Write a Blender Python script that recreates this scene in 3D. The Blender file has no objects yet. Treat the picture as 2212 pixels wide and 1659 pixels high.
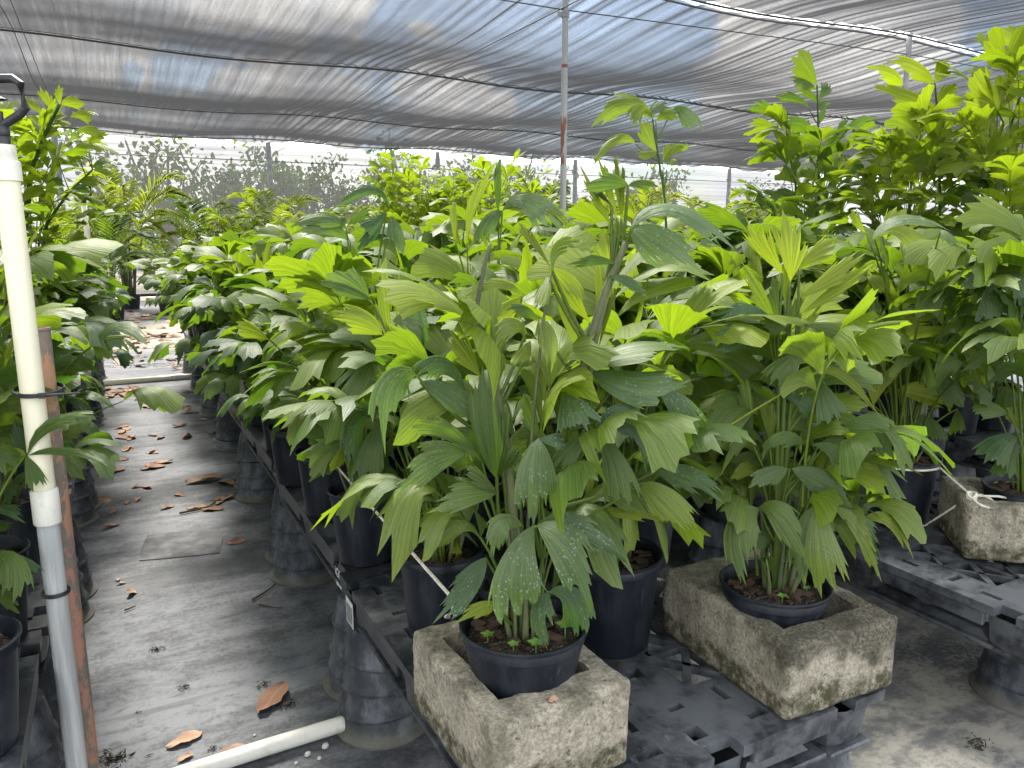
import bpy, math, random
import numpy as np
from mathutils import Vector, Matrix, noise as mnoise
R = math.radians
sc = bpy.context.scene
COL = sc.collection
rng = np.random.default_rng(7)

# ------------------------------------------------------------------ camera
F, PITCH, YAW, H = 1650.0, R(10.7), R(27.6), 1.5
FWD = np.array([math.sin(YAW)*math.cos(PITCH), math.cos(YAW)*math.cos(PITCH), -math.sin(PITCH)])
RGT = np.array([math.cos(YAW), -math.sin(YAW), 0.0])
UPV = np.cross(RGT, FWD)
FH = np.array([math.sin(YAW), math.cos(YAW), 0.0])
CAM = np.array([0, 0, H])
cd = bpy.data.cameras.new('camera'); cam = bpy.data.objects.new('camera', cd); COL.objects.link(cam)
cd.sensor_width = 36.0; cd.lens = 36.0*F/2212.0; cd.clip_end = 500; cd.clip_start = 0.05
cam.location = CAM; cam.rotation_euler = (math.pi/2-PITCH, 0, -YAW)
sc.camera = cam

def ray(u, v): return FWD + RGT*(u-1106)/F - UPV*(v-829.5)/F
def at_g(u, v, g):                       # survey helper: point seen at (u,v), g metres ahead on the ground plan
    r = ray(u, v); return CAM + r*(g/(r@FH))
def at_z(u, v, z):
    r = ray(u, v); return CAM + r*((z-H)/r[2])

# ------------------------------------------------------------------ node helpers
def new_mat(name):
    m = bpy.data.materials.new(name); m.use_nodes = True
    nt = m.node_tree; nt.nodes.clear()
    return m, nt
class N:
    def __init__(s, nt): s.nt = nt
    def n(s, typ, **kw):
        nd = s.nt.nodes.new(typ)
        for k, v in kw.items(): setattr(nd, k, v)
        return nd
    def l(s, a, b): s.nt.links.new(a, b)
    def val(s, sock, v):
        if hasattr(v, 'links') or isinstance(v, bpy.types.NodeSocket): s.l(v, sock)
        else: sock.default_value = v
    def math(s, op, a, b=0.0, c=None, clamp=False):
        nd = s.n('ShaderNodeMath', operation=op); nd.use_clamp = clamp
        s.val(nd.inputs[0], a); s.val(nd.inputs[1], b)
        if c is not None: s.val(nd.inputs[2], c)
        return nd.outputs[0]
    def mix(s, f, a, b, mode='MIX'):
        nd = s.n('ShaderNodeMix', data_type='RGBA', blend_type=mode)
        s.val(nd.inputs[0], f); s.val(nd.inputs[6], a); s.val(nd.inputs[7], b)
        return nd.outputs[2]
    def noise(s, vec, scale, detail=4, rough=.55, dist=0.0, dims='3D'):
        nd = s.n('ShaderNodeTexNoise', noise_dimensions=dims)
        if vec is not None: s.l(vec, nd.inputs['Vector'])
        nd.inputs['Scale'].default_value = scale; nd.inputs['Detail'].default_value = detail
        nd.inputs['Roughness'].default_value = rough; nd.inputs['Distortion'].default_value = dist
        return nd.outputs['Fac']
    def ramp(s, f, p0, p1, a=(0,0,0,1), b=(1,1,1,1)):
        nd = s.n('ShaderNodeValToRGB'); s.l(f, nd.inputs[0])
        e = nd.color_ramp.elements
        e[0].position = p0; e[0].color = a; e[1].position = p1; e[1].color = b
        return nd.outputs[0]
    def step(s, f, a, b):
        nd = s.n('ShaderNodeMapRange'); nd.interpolation_type = 'SMOOTHSTEP'
        s.val(nd.inputs[0], f); nd.inputs[1].default_value = a; nd.inputs[2].default_value = b
        return nd.outputs[0]
    def vmap(s, vec, scale=(1,1,1), loc=(0,0,0)):
        nd = s.n('ShaderNodeMapping'); s.l(vec, nd.inputs[0]); nd.inputs['Scale'].default_value = scale
        nd.inputs['Location'].default_value = loc
        return nd.outputs[0]
    def bump(s, h, strength, dist=0.01):
        nd = s.n('ShaderNodeBump'); s.l(h, nd.inputs['Height'])
        nd.inputs['Strength'].default_value = strength; nd.inputs['Distance'].default_value = dist
        return nd.outputs[0]
    def bsdf(s, color, rough, spec=.5, metal=0.0, normal=None):
        nd = s.n('ShaderNodeBsdfPrincipled')
        s.val(nd.inputs['Base Color'], color); s.val(nd.inputs['Roughness'], rough)
        nd.inputs['Specular IOR Level'].default_value = spec; nd.inputs['Metallic'].default_value = metal
        if normal is not None: s.l(normal, nd.inputs['Normal'])
        return nd.outputs[0]
    def out(s, sh):
        o = s.n('ShaderNodeOutputMaterial'); s.l(sh, o.inputs[0])
    def coord(s, which='Object'): return s.n('ShaderNodeTexCoord').outputs[which]
    def pos(s): return s.n('ShaderNodeNewGeometry').outputs['Position']
    def rnd(s): return s.n('ShaderNodeObjectInfo').outputs['Random']
    def attr(s, name): return s.n('ShaderNodeAttribute', attribute_name=name).outputs['Fac']

def c4(r, g, b): return (r, g, b, 1.0)

# ------------------------------------------------------------------ materials
def m_leaf(name, dark, bright, spots, rough, trans_k=.42, brown=.45, lit=(.43,.55,.012)):
    m, nt = new_mat(name); k = N(nt)
    tint = k.attr('tint'); spot = k.attr('spot'); sick = k.attr('sick')
    uv = k.n('ShaderNodeUVMap', uv_map='UVMap').outputs[0]
    sep = k.n('ShaderNodeSeparateXYZ'); k.l(uv, sep.inputs[0]); U, V = sep.outputs[0], sep.outputs[1]
    ob = k.coord('Object')
    stripe = k.noise(k.vmap(uv, (17, .5, 1)), 1.6, 3, .65)
    fine = k.noise(k.vmap(uv, (80, .9, 1)), 1.0, 2, .5)
    blotch = k.noise(ob, 7, 3, .6)
    t2 = k.math('ADD', tint, k.math('MULTIPLY', k.math('SUBTRACT', blotch, .5), .35), clamp=True)
    base = k.mix(t2, c4(*dark), c4(*bright))
    sm = k.step(stripe, .3, .7)
    base = k.mix(1.0, base, k.mix(sm, c4(.62,.68,.7), c4(1.28,1.2,1.02)), 'MULTIPLY')
    base = k.mix(k.math('MULTIPLY', k.step(fine, .52, .7), .3), base, k.mix(1.0, base, c4(.55,.6,.5), 'MULTIPLY'))
    # margins of old leaves go yellow then brown
    edge = k.math('ADD', V, k.math('MULTIPLY', k.math('SUBTRACT', k.noise(ob, 28, 3), .5), .35))
    dry = k.math('MULTIPLY', k.step(edge, .98, 1.06), brown)
    base = k.mix(dry, base, c4(.2,.15,.07))
    sickn = k.step(k.math('ADD', sick, k.math('MULTIPLY', k.math('ADD', k.math('SUBTRACT', k.noise(ob, 18, 3), .5), k.math('MULTIPLY', k.math('SUBTRACT', V, .7), .9)))), .62, .85)
    base = k.mix(sickn, base, c4(.15,.085,.055))
    # dried hard-water droplets, plus pale sky sheen painted into the blade colour
    vo = k.n('ShaderNodeTexVoronoi'); k.l(ob, vo.inputs['Vector']); vo.inputs['Scale'].default_value = 150
    dots = k.math('MULTIPLY', k.math('SUBTRACT', 1.0, k.step(vo.outputs['Distance'], .17, .34)), k.step(k.noise(ob, 22, 3), .42, .62))
    sky_sheen = k.math('MULTIPLY', k.step(k.noise(ob, 9, 4), .3, .75), .3)
    dm = k.math('MULTIPLY', k.math('ADD', k.math('MULTIPLY', dots, .95), sky_sheen), k.math('MULTIPLY', spot, spots), clamp=True)
    base = k.mix(dm, base, c4(.33,.42,.33))
    h = k.math('ADD', k.math('MULTIPLY', stripe, 1.0), k.math('MULTIPLY', fine, .35))
    nrm = k.bump(h, .38, .006)
    rr = k.math('ADD', k.math('MULTIPLY', blotch, .22), k.math('ADD', k.math('MULTIPLY', dm, .3), rough-.1))
    p = k.bsdf(base, rr, .42, 0, nrm)
    tr = k.n('ShaderNodeBsdfTranslucent')
    tc = k.mix(1.0, k.mix(t2, c4(.08,.2,.012), c4(*lit)), k.mix(sm, c4(.7,.75,.7), c4(1.1,1.08,1.0)), 'MULTIPLY')
    tc = k.mix(k.math('MAXIMUM', sickn, k.math('MULTIPLY', dm, .6)), tc, c4(.08,.06,.02))
    tc = k.mix(k.math('MULTIPLY', k.step(fine, .5, .6), .6), tc, k.mix(1.0, tc, c4(.4,.5,.3), 'MULTIPLY'))
    k.l(tc, tr.inputs[0]); k.l(nrm, tr.inputs['Normal'])
    mx = k.n('ShaderNodeMixShader'); mx.inputs[0].default_value = trans_k
    k.l(p, mx.inputs[1]); k.l(tr.outputs[0], mx.inputs[2]); k.out(mx.outputs[0])
    return m

M = {}
M['leaf'] = m_leaf('fishtail_leaf', (.038,.09,.032), (.27,.33,.02), 1.0, .44, .5)
M['areca'] = m_leaf('areca_leaf', (.06,.13,.03), (.3,.36,.04), 0.2, .5, .5, .2, (.55,.66,.02))
M['treeleaf'] = m_leaf('tree_leaf', (.035,.065,.02), (.09,.125,.035), 0.0, .6, .3, .2)

def simple(name, ca, cb, scale, rough, spec=.5, bumpk=0.0, detail=5, lo=.35, hi=.65, metal=0.0, rnd=0.0, vs=(1,1,1), space='Object', bscale=None):
    m, nt = new_mat(name); k = N(nt)
    v = k.coord('Object') if space == 'Object' else k.pos()
    f = k.noise(k.vmap(v, vs), scale, detail, .6)
    c = k.mix(k.step(f, lo, hi), c4(*ca), c4(*cb))
    if rnd:
        c = k.mix(1.0, c, k.mix(k.rnd(), c4(1-rnd,1-rnd,1-rnd), c4(1+rnd,1+rnd,1+rnd)), 'MULTIPLY')
    nrm = None
    if bumpk: nrm = k.bump(k.noise(v, bscale or scale*2.5, 4, .6), bumpk, .01)
    k.out(k.bsdf(c, rough, spec, metal, nrm)); M[name] = m
    return m
simple('cane', (.05,.075,.03), (.1,.11,.05), 30, .5, .4, .2, vs=(1,1,.12))
simple('spear', (.045,.05,.025), (.085,.1,.035), 60, .6, .4, .3, vs=(1,1,.1))
simple('bark', (.14,.11,.085), (.24,.2,.16), 14, .85, .2, .6)
simple('galvanised', (.25,.265,.28), (.36,.37,.38), 9, .45, .5, .05, metal=.35)
simple('black_rubber', (.012,.013,.015), (.025,.026,.03), 40, .5, .5, .1)
simple('wire', (.03,.032,.036), (.05,.05,.055), 40, .6)
simple('rope', (.42,.4,.33), (.6,.57,.5), 60, .8, .2, .4)
simple('patch', (.03,.03,.033), (.1,.1,.105), 9, .7, .3, .3, detail=7)
simple('pebble', (.35,.33,.3), (.5,.48,.45), 40, .8, .3, .3)
simple('twig', (.055,.035,.022), (.1,.07,.05), 30, .85, .2, .4)
simple('moss_clump', (.018,.02,.008), (.06,.06,.03), 60, .95, .1, 1.0)
simple('sprout', (.08,.17,.03), (.12,.22,.04), 40, .5, .4)
simple('white_print', (.5,.52,.53), (.68,.7,.7), 150, .6)
simple('label_paper', (.45,.45,.43), (.62,.62,.6), 60, .7)
simple('dark_print', (.03,.03,.03), (.06,.06,.06), 60, .7)

def m_pot():
    m, nt = new_mat('pot_plastic'); k = N(nt)
    ob = k.coord('Object'); r = k.rnd()
    dust = k.step(k.noise(k.vmap(ob, (1,1,.35)), 14, 5, .65), .42, .78)
    c = k.mix(k.math('MULTIPLY', dust, k.math('ADD', k.math('MULTIPLY', r, .5), .18)), c4(.007,.009,.014), c4(.05,.057,.068))
    scr = k.step(k.noise(k.vmap(ob, (60,60,4)), 1.0, 3), .62, .75)
    c = k.mix(k.math('MULTIPLY', scr, .25), c, c4(.12,.13,.14))
    k.out(k.bsdf(c, k.math('ADD', .38, k.math('MULTIPLY', dust, .3)), .3, 0, k.bump(k.noise(ob, 60, 3), .06, .01)))
    M['pot'] = m
m_pot()
def m_stack():
    m, nt = new_mat('weathered_pot_plastic'); k = N(nt)
    ob = k.coord('Object')
    sep = k.n('ShaderNodeSeparateXYZ'); k.l(ob, sep.inputs[0])
    dust = k.step(k.noise(k.vmap(ob, (1,1,.6)), 12, 6, .7), .4, .72)
    c = k.mix(dust, c4(.022,.026,.033), c4(.12,.13,.145))
    low = k.math('SUBTRACT', 1.0, k.step(k.math('ADD', sep.outputs[2], k.math('MULTIPLY', k.noise(ob, 20, 3), .08)), .045, .1))
    c = k.mix(k.math('MULTIPLY', low, .7), c, c4(.14,.135,.105))
    k.out(k.bsdf(c, .55, .4, 0, k.bump(k.noise(ob, 50, 4), .15, .01)))
    M['stack'] = m
m_stack()
def m_pallet():
    m, nt = new_mat('pallet_plastic'); k = N(nt)
    p = k.pos()
    n1 = k.noise(p, 3.2, 6, .65); n2 = k.noise(p, 26, 5, .7)
    d = k.step(k.math('ADD', k.math('MULTIPLY', n1, .6), k.math('MULTIPLY', n2, .4)), .42, .62)
    c = k.mix(d, c4(.014,.016,.02), c4(.08,.086,.095))
    chalk = k.math('MULTIPLY', k.step(k.noise(k.vmap(p, (6,2.2,6)), 4, 6, .7), .62, .72), .35)
    c = k.mix(chalk, c, c4(.26,.27,.28))
    k.out(k.bsdf(c, k.math('ADD', .4, k.math('MULTIPLY', d, .2)), .45, 0, k.bump(n2, .12, .01)))
    M['pallet'] = m
m_pallet()
def m_concrete(key='concrete', black=0.0):
    m, nt = new_mat('weathered_'+key); k = N(nt)
    ob = k.coord('Object'); r = k.rnd()
    sep = k.n('ShaderNodeSeparateXYZ'); k.l(ob, sep.inputs[0]); z = sep.outputs[2]
    g = k.noise(ob, 130, 4, .7); big = k.noise(ob, 9, 5, .65); mid = k.noise(ob, 38, 5, .7)
    c = k.mix(k.step(g, .32, .7), c4(.2,.178,.135), c4(.38,.345,.27))
    c = k.mix(k.math('MULTIPLY', k.step(mid, .5, .68), .5), c, c4(.085,.08,.062))
    c = k.mix(k.math('MULTIPLY', k.step(big, .5, .66), .7), c, k.mix(1.0, c, c4(.42,.44,.38), 'MULTIPLY'))
    lowmoss = k.math('SUBTRACT', k.math('MULTIPLY', k.math('SUBTRACT', 1.0, k.step(z, .0, .12)), .75), k.math('MULTIPLY', k.math('SUBTRACT', big, .3), 1.5))
    mm = k.math('MULTIPLY', k.step(lowmoss, -.02, .22), k.step(mid, .3, .6))
    c = k.mix(k.math('MULTIPLY', mm, .9), c, c4(.035,.034,.012))
    topl = k.math('MULTIPLY', k.step(z, .13, .175), k.step(k.noise(ob, 15, 5, .7), .5-.08, .66))
    c = k.mix(k.math('MULTIPLY', topl, k.math('ADD', .35, k.math('MULTIPLY', r, .5))), c, c4(.04,.038,.026))
    drip = k.step(k.noise(k.vmap(ob, (26,26,2.2)), 1.0, 4, .6), .5, .68)
    c = k.mix(k.math('MULTIPLY', drip, .42), c, c4(.1,.096,.075))
    pit = k.step(k.noise(ob, 62, 2, .5), .66, .72)
    c = k.mix(k.math('MULTIPLY', pit, .6), c, c4(.05,.047,.038))
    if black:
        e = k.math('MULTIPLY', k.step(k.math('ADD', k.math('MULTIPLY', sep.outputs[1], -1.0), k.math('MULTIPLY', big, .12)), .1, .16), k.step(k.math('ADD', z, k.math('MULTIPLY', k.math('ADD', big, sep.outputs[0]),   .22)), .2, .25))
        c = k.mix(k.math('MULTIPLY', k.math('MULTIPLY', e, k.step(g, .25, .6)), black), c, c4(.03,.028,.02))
    h = k.math('ADD', k.math('ADD', k.math('MULTIPLY', g, .8), k.math('MULTIPLY', mid, 1.0)), k.math('MULTIPLY', pit, -.8))
    k.out(k.bsdf(c, .92, .2, 0, k.bump(h, .75, .008)))
    M[key] = m
m_concrete(); m_concrete('concrete_black', .9)
def m_soil():
    m, nt = new_mat('bark_mulch_soil'); k = N(nt)
    ob = k.coord('Object')
    vo = k.n('ShaderNodeTexVoronoi'); k.l(k.vmap(ob, (1,1.7,1)), vo.inputs['Vector']); vo.inputs['Scale'].default_value = 70
    c = k.mix(vo.outputs['Color'], c4(.008,.007,.006), c4(.055,.037,.026))
    c = k.mix(k.step(k.noise(ob, 160, 2), .66, .72), c, c4(.35,.3,.24))
    k.out(k.bsdf(c, .9, .25, 0, k.bump(vo.outputs['Distance'], .9, .012)))
    M['soil'] = m
m_soil()
def m_chip():
    m, nt = new_mat('bark_chip'); k = N(nt)
    ob = k.coord('Object')
    c = k.mix(k.noise(ob, 25, 3), c4(.018,.012,.009), c4(.1,.066,.046))
    k.out(k.bsdf(c, .85, .2)); M['chip'] = m
m_chip()
def m_dry():
    m, nt = new_mat('dry_leaf'); k = N(nt)
    ob = k.coord('Object'); r = k.rnd()
    c = k.mix(r, c4(.24,.115,.065), c4(.46,.3,.2))
    c = k.mix(k.math('MULTIPLY', k.step(k.noise(ob, 40, 4), .45, .7), .55), c, c4(.15,.075,.05))
    uv = k.n('ShaderNodeUVMap', uv_map='UVMap').outputs[0]
    sep = k.n('ShaderNodeSeparateXYZ'); k.l(uv, sep.inputs[0])
    rib = k.math('SUBTRACT', 1.0, k.step(k.math('ABSOLUTE', k.math('SUBTRACT', sep.outputs[0], .5)), .0, .06))
    c = k.mix(k.math('MULTIPLY', rib, .5), c, c4(.42,.27,.16))
    k.out(k.bsdf(c, .7, .3, 0, k.bump(k.noise(ob, 70, 3), .4, .01))); M['dry'] = m
m_dry()
def m_pvc():
    m, nt = new_mat('cream_pvc'); k = N(nt)
    ob = k.coord('Object')
    st = k.step(k.noise(k.vmap(ob, (1,1,.25)), 24, 5, .65), .5, .75)
    c = k.mix(k.math('MULTIPLY', st, .35), c4(.7,.66,.5), c4(.5,.46,.34))
    c = k.mix(k.step(k.noise(k.vmap(ob, (1,1,.4)), 90, 3), .7, .76), c, c4(.2,.19,.17))
    k.out(k.bsdf(c, .42, .45, 0, k.bump(k.noise(ob, 20, 3), .04, .01))); M['pvc_cream'] = m
    m, nt = new_mat('grey_pvc'); k = N(nt)
    ob = k.coord('Object')
    st = k.step(k.noise(k.vmap(ob, (2,2,.12)), 26, 5, .65), .42, .7)
    c = k.mix(st, c4(.34,.35,.35), c4(.5,.51,.5))
    k.out(k.bsdf(c, .45, .45)); M['pvc_grey'] = m
    m, nt = new_mat('white_pvc'); k = N(nt)
    ob = k.coord('Object')
    st = k.step(k.noise(ob, 16, 5, .7), .45, .75)
    c = k.mix(st, c4(.66,.64,.57), c4(.44,.42,.35))
    k.out(k.bsdf(c, .45, .45)); M['pvc_white'] = m
    m, nt = new_mat('rusty_painted_pipe'); k = N(nt)
    ob = k.coord('Object')
    p = k.step(k.noise(k.vmap(ob, (1,1,.4)), 26, 5, .65), .46, .52)
    c = k.mix(k.noise(ob, 80, 4), c4(.12,.09,.075), c4(.22,.19,.165))
    c = k.mix(p, c, k.mix(k.step(k.noise(k.vmap(ob,(1,1,.3)), 7, 2), .4, .6), c4(.33,.17,.13), c4(.36,.21,.12)))
    k.out(k.bsdf(c, .75, .3, 0, k.bump(p, .3, .003))); M['rusty'] = m
    m, nt = new_mat('galvanised_rust_post'); k = N(nt)
    p = k.pos(); sep = k.n('ShaderNodeSeparateXYZ'); k.l(p, sep.inputs[0]); z = sep.outputs[2]
    n1 = k.noise(k.vmap(p, (1,1,.2)), 12, 4)
    band = k.math('MULTIPLY', k.step(z, 2.12, 2.3), k.math('SUBTRACT', 1.0, k.step(z, 2.65, 2.95)))
    ru = k.step(k.math('MULTIPLY', band, n1), .42, .5)
    ring = k.math('SUBTRACT', 1.0, k.step(k.math('ABSOLUTE', k.math('SUBTRACT', z, 3.22)), .012, .02))
    c = k.mix(n1, c4(.24,.25,.26), c4(.38,.385,.39))
    c = k.mix(k.math('MAXIMUM', ru, ring), c, c4(.2,.075,.05))
    k.out(k.bsdf(c, .5, .5, .25)); M['post_rust'] = m
m_pvc()

def m_ground():
    m, nt = new_mat('woven_ground_mat'); k = N(nt)
    p = k.pos(); sep = k.n('ShaderNodeSeparateXYZ'); k.l(p, sep.inputs[0])
    X, Y = sep.outputs[0], sep.outputs[1]
    big = k.noise(p, 1.1, 6, .6, .4); mid = k.noise(k.vmap(p, (6,9,5)), 1.0, 7, .72, .12); fine = k.noise(p, 60, 4, .7)
    rot = k.n('ShaderNodeMapping'); k.l(p, rot.inputs[0]); rot.inputs['Rotation'].default_value = (0,0,R(-14)); rot.inputs['Scale'].default_value = (1.2,6.5,1)
    streak = k.noise(rot.outputs[0], .8, 6, .62, .5)
    w = k.n('ShaderNodeTexWave', wave_type='BANDS', bands_direction='X'); k.l(p, w.inputs['Vector']); w.inputs['Scale'].default_value = 95; w.inputs['Distortion'].default_value = .6
    w2 = k.n('ShaderNodeTexWave', wave_type='BANDS', bands_direction='Y'); k.l(p, w2.inputs['Vector']); w2.inputs['Scale'].default_value = 70; w2.inputs['Distortion'].default_value = .6
    weave = k.math('MULTIPLY', w.outputs['Fac'], w2.outputs['Fac'])
    dust = k.math('ADD', k.math('ADD', k.math('MULTIPLY', big, .3), k.math('MULTIPLY', mid, .32)), k.math('ADD', k.math('MULTIPLY', streak, .3), k.math('MULTIPLY', fine, .2)))
    dm = k.step(dust, .47, .63)
    c = k.mix(dm, c4(.042,.044,.049), c4(.15,.157,.168))
    c = k.mix(1.0, c, k.mix(weave, c4(1.12,1.12,1.12), c4(.8,.8,.8)), 'MULTIPLY')
    smear = k.math('MULTIPLY', k.step(k.noise(rot.outputs[0], .55, 4, .55, .8), .55, .63), .6)
    c = k.mix(smear, c, c4(.045,.046,.05))
    c = k.mix(k.math('MULTIPLY', k.step(k.noise(k.vmap(p, (13,22,5)), 1.0, 5, .7), .54, .64), .55), c, c4(.035,.036,.04))
    # pale grit trodden onto the cross aisle right of the middle bench
    right = k.math('MULTIPLY', k.step(k.math('ADD', X, k.math('MULTIPLY', big, .5)), 1.6, 2.05), k.math('SUBTRACT', 1.0, k.step(Y, 1.6, 2.6)))
    grit = k.mix(k.step(mid, .38, .6), c4(.1,.1,.098), c4(.27,.255,.215))
    c = k.mix(k.math('MULTIPLY', right, k.step(k.math('ADD', fine, big), .75, 1.05)), c, grit)
    # algae blooms and specks of grit
    alg = k.math('MULTIPLY', k.step(k.noise(p, 7, 5, .7), .64, .72), .6)
    c = k.mix(alg, c, c4(.06,.06,.03))
    c = k.mix(k.math('MULTIPLY', k.step(k.noise(p, 210, 2), .73, .78), .7), c, c4(.34,.33,.31))
    # sandy silt across the far aisle
    sand = k.math('MULTIPLY', k.step(k.math('ADD', Y, k.math('MULTIPLY', k.math('SUBTRACT', k.noise(k.vmap(p, (.8,1.6,1)), 1.0, 6, .7), .5), 5.0)), 11.3, 12.4), k.math('SUBTRACT', 1.0, k.step(k.math('ADD', Y, k.math('MULTIPLY', big, 1.2)), 15.3, 16.3)))
    c = k.mix(k.math('MULTIPLY', sand, .9), c, k.mix(k.step(mid, .4, .6), c4(.27,.22,.145), c4(.42,.36,.26)))
    wet = k.math('MULTIPLY', k.math('MULTIPLY', k.step(Y, 9.4, 10.2), k.math('SUBTRACT', 1.0, k.step(Y, 11.4, 12.6))), k.step(k.noise(k.vmap(p, (.7,2,1)), 1.2, 5), .46, .58))
    rough = k.math('SUBTRACT', .62, k.math('MULTIPLY', wet, .42))
    h = k.math('ADD', k.math('MULTIPLY', weave, .4), k.math('ADD', k.math('MULTIPLY', mid, 1.2), k.math('MULTIPLY', fine, .3)))
    k.out(k.bsdf(c, rough, .4, 0, k.bump(h, .35, .012))); M['ground'] = m
    simple('gravel_road_mat', (.42,.37,.29), (.58,.53,.45), 3, .95, .2, .4, space='pos')
m_ground()

# shade cloth: a dense black knit. How much sky passes depends on how squarely you look through the knit.
def m_cloth(name, k_open, dark, pale, opaque_far=2.2):
    m, nt = new_mat(name); k = N(nt)
    p = k.pos()
    lw = k.n('ShaderNodeLayerWeight'); lw.inputs['Blend'].default_value = .5
    cosv = k.math('MAXIMUM', k.math('SUBTRACT', 1.0, lw.outputs['Facing']), .02)
    uv = k.vmap(p, (1.0,1.0,1.0))
    wav = k.noise(k.vmap(p, (3.5,10,1)), 1.6, 3, .6, 2.6)
    moire = k.math('SINE', k.math('MULTIPLY', wav, 120.0))
    thick = k.math('ADD', .6, k.math('ADD', k.math('MULTIPLY', k.noise(k.vmap(p, (16,.4,1)), 1.0, 5, .7), .8), k.math('MULTIPLY', moire, .3)))
    # transmission through a knit of optical depth d seen at angle: open ** (thick / cos)
    tr = k.math('POWER', k_open, k.math('MINIMUM', k.math('DIVIDE', thick, cosv), 9.0))
    tr = k.math('MINIMUM', tr, .9)
    c = k.mix(k.noise(p, 40, 3), c4(*dark), c4(*pale))
    d = k.bsdf(c, .6, .35)
    t2 = k.n('ShaderNodeBsdfTranslucent'); k.l(c, t2.inputs[0])
    ms = k.n('ShaderNodeMixShader'); ms.inputs[0].default_value = .5; k.l(d, ms.inputs[1]); k.l(t2.outputs[0], ms.inputs[2])
    tp = k.n('ShaderNodeBsdfTransparent')
    mx = k.n('ShaderNodeMixShader'); k.l(tr, mx.inputs[0]); k.l(ms.outputs[0], mx.inputs[1]); k.l(tp.outputs[0], mx.inputs[2])
    k.out(mx.outputs[0]); M[name] = m
m_cloth('shade_cloth', .50, (.013,.0135,.015), (.03,.031,.034))
def m_curtain():
    m, nt = new_mat('curtain_cloth'); k = N(nt)
    p = k.pos()
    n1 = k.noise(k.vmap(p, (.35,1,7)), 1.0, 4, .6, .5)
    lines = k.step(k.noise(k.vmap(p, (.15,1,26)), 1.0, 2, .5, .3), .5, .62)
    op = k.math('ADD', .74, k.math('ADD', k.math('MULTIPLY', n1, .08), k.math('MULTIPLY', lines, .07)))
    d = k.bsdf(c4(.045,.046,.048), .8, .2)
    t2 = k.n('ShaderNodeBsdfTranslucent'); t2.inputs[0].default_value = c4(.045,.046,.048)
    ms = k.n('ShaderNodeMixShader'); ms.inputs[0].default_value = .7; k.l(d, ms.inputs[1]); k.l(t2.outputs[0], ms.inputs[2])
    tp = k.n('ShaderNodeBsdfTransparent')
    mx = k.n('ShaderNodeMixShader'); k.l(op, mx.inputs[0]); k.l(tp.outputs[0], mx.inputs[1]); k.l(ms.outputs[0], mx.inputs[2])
    k.out(mx.outputs[0]); M['curtain'] = m
m_curtain()
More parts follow.
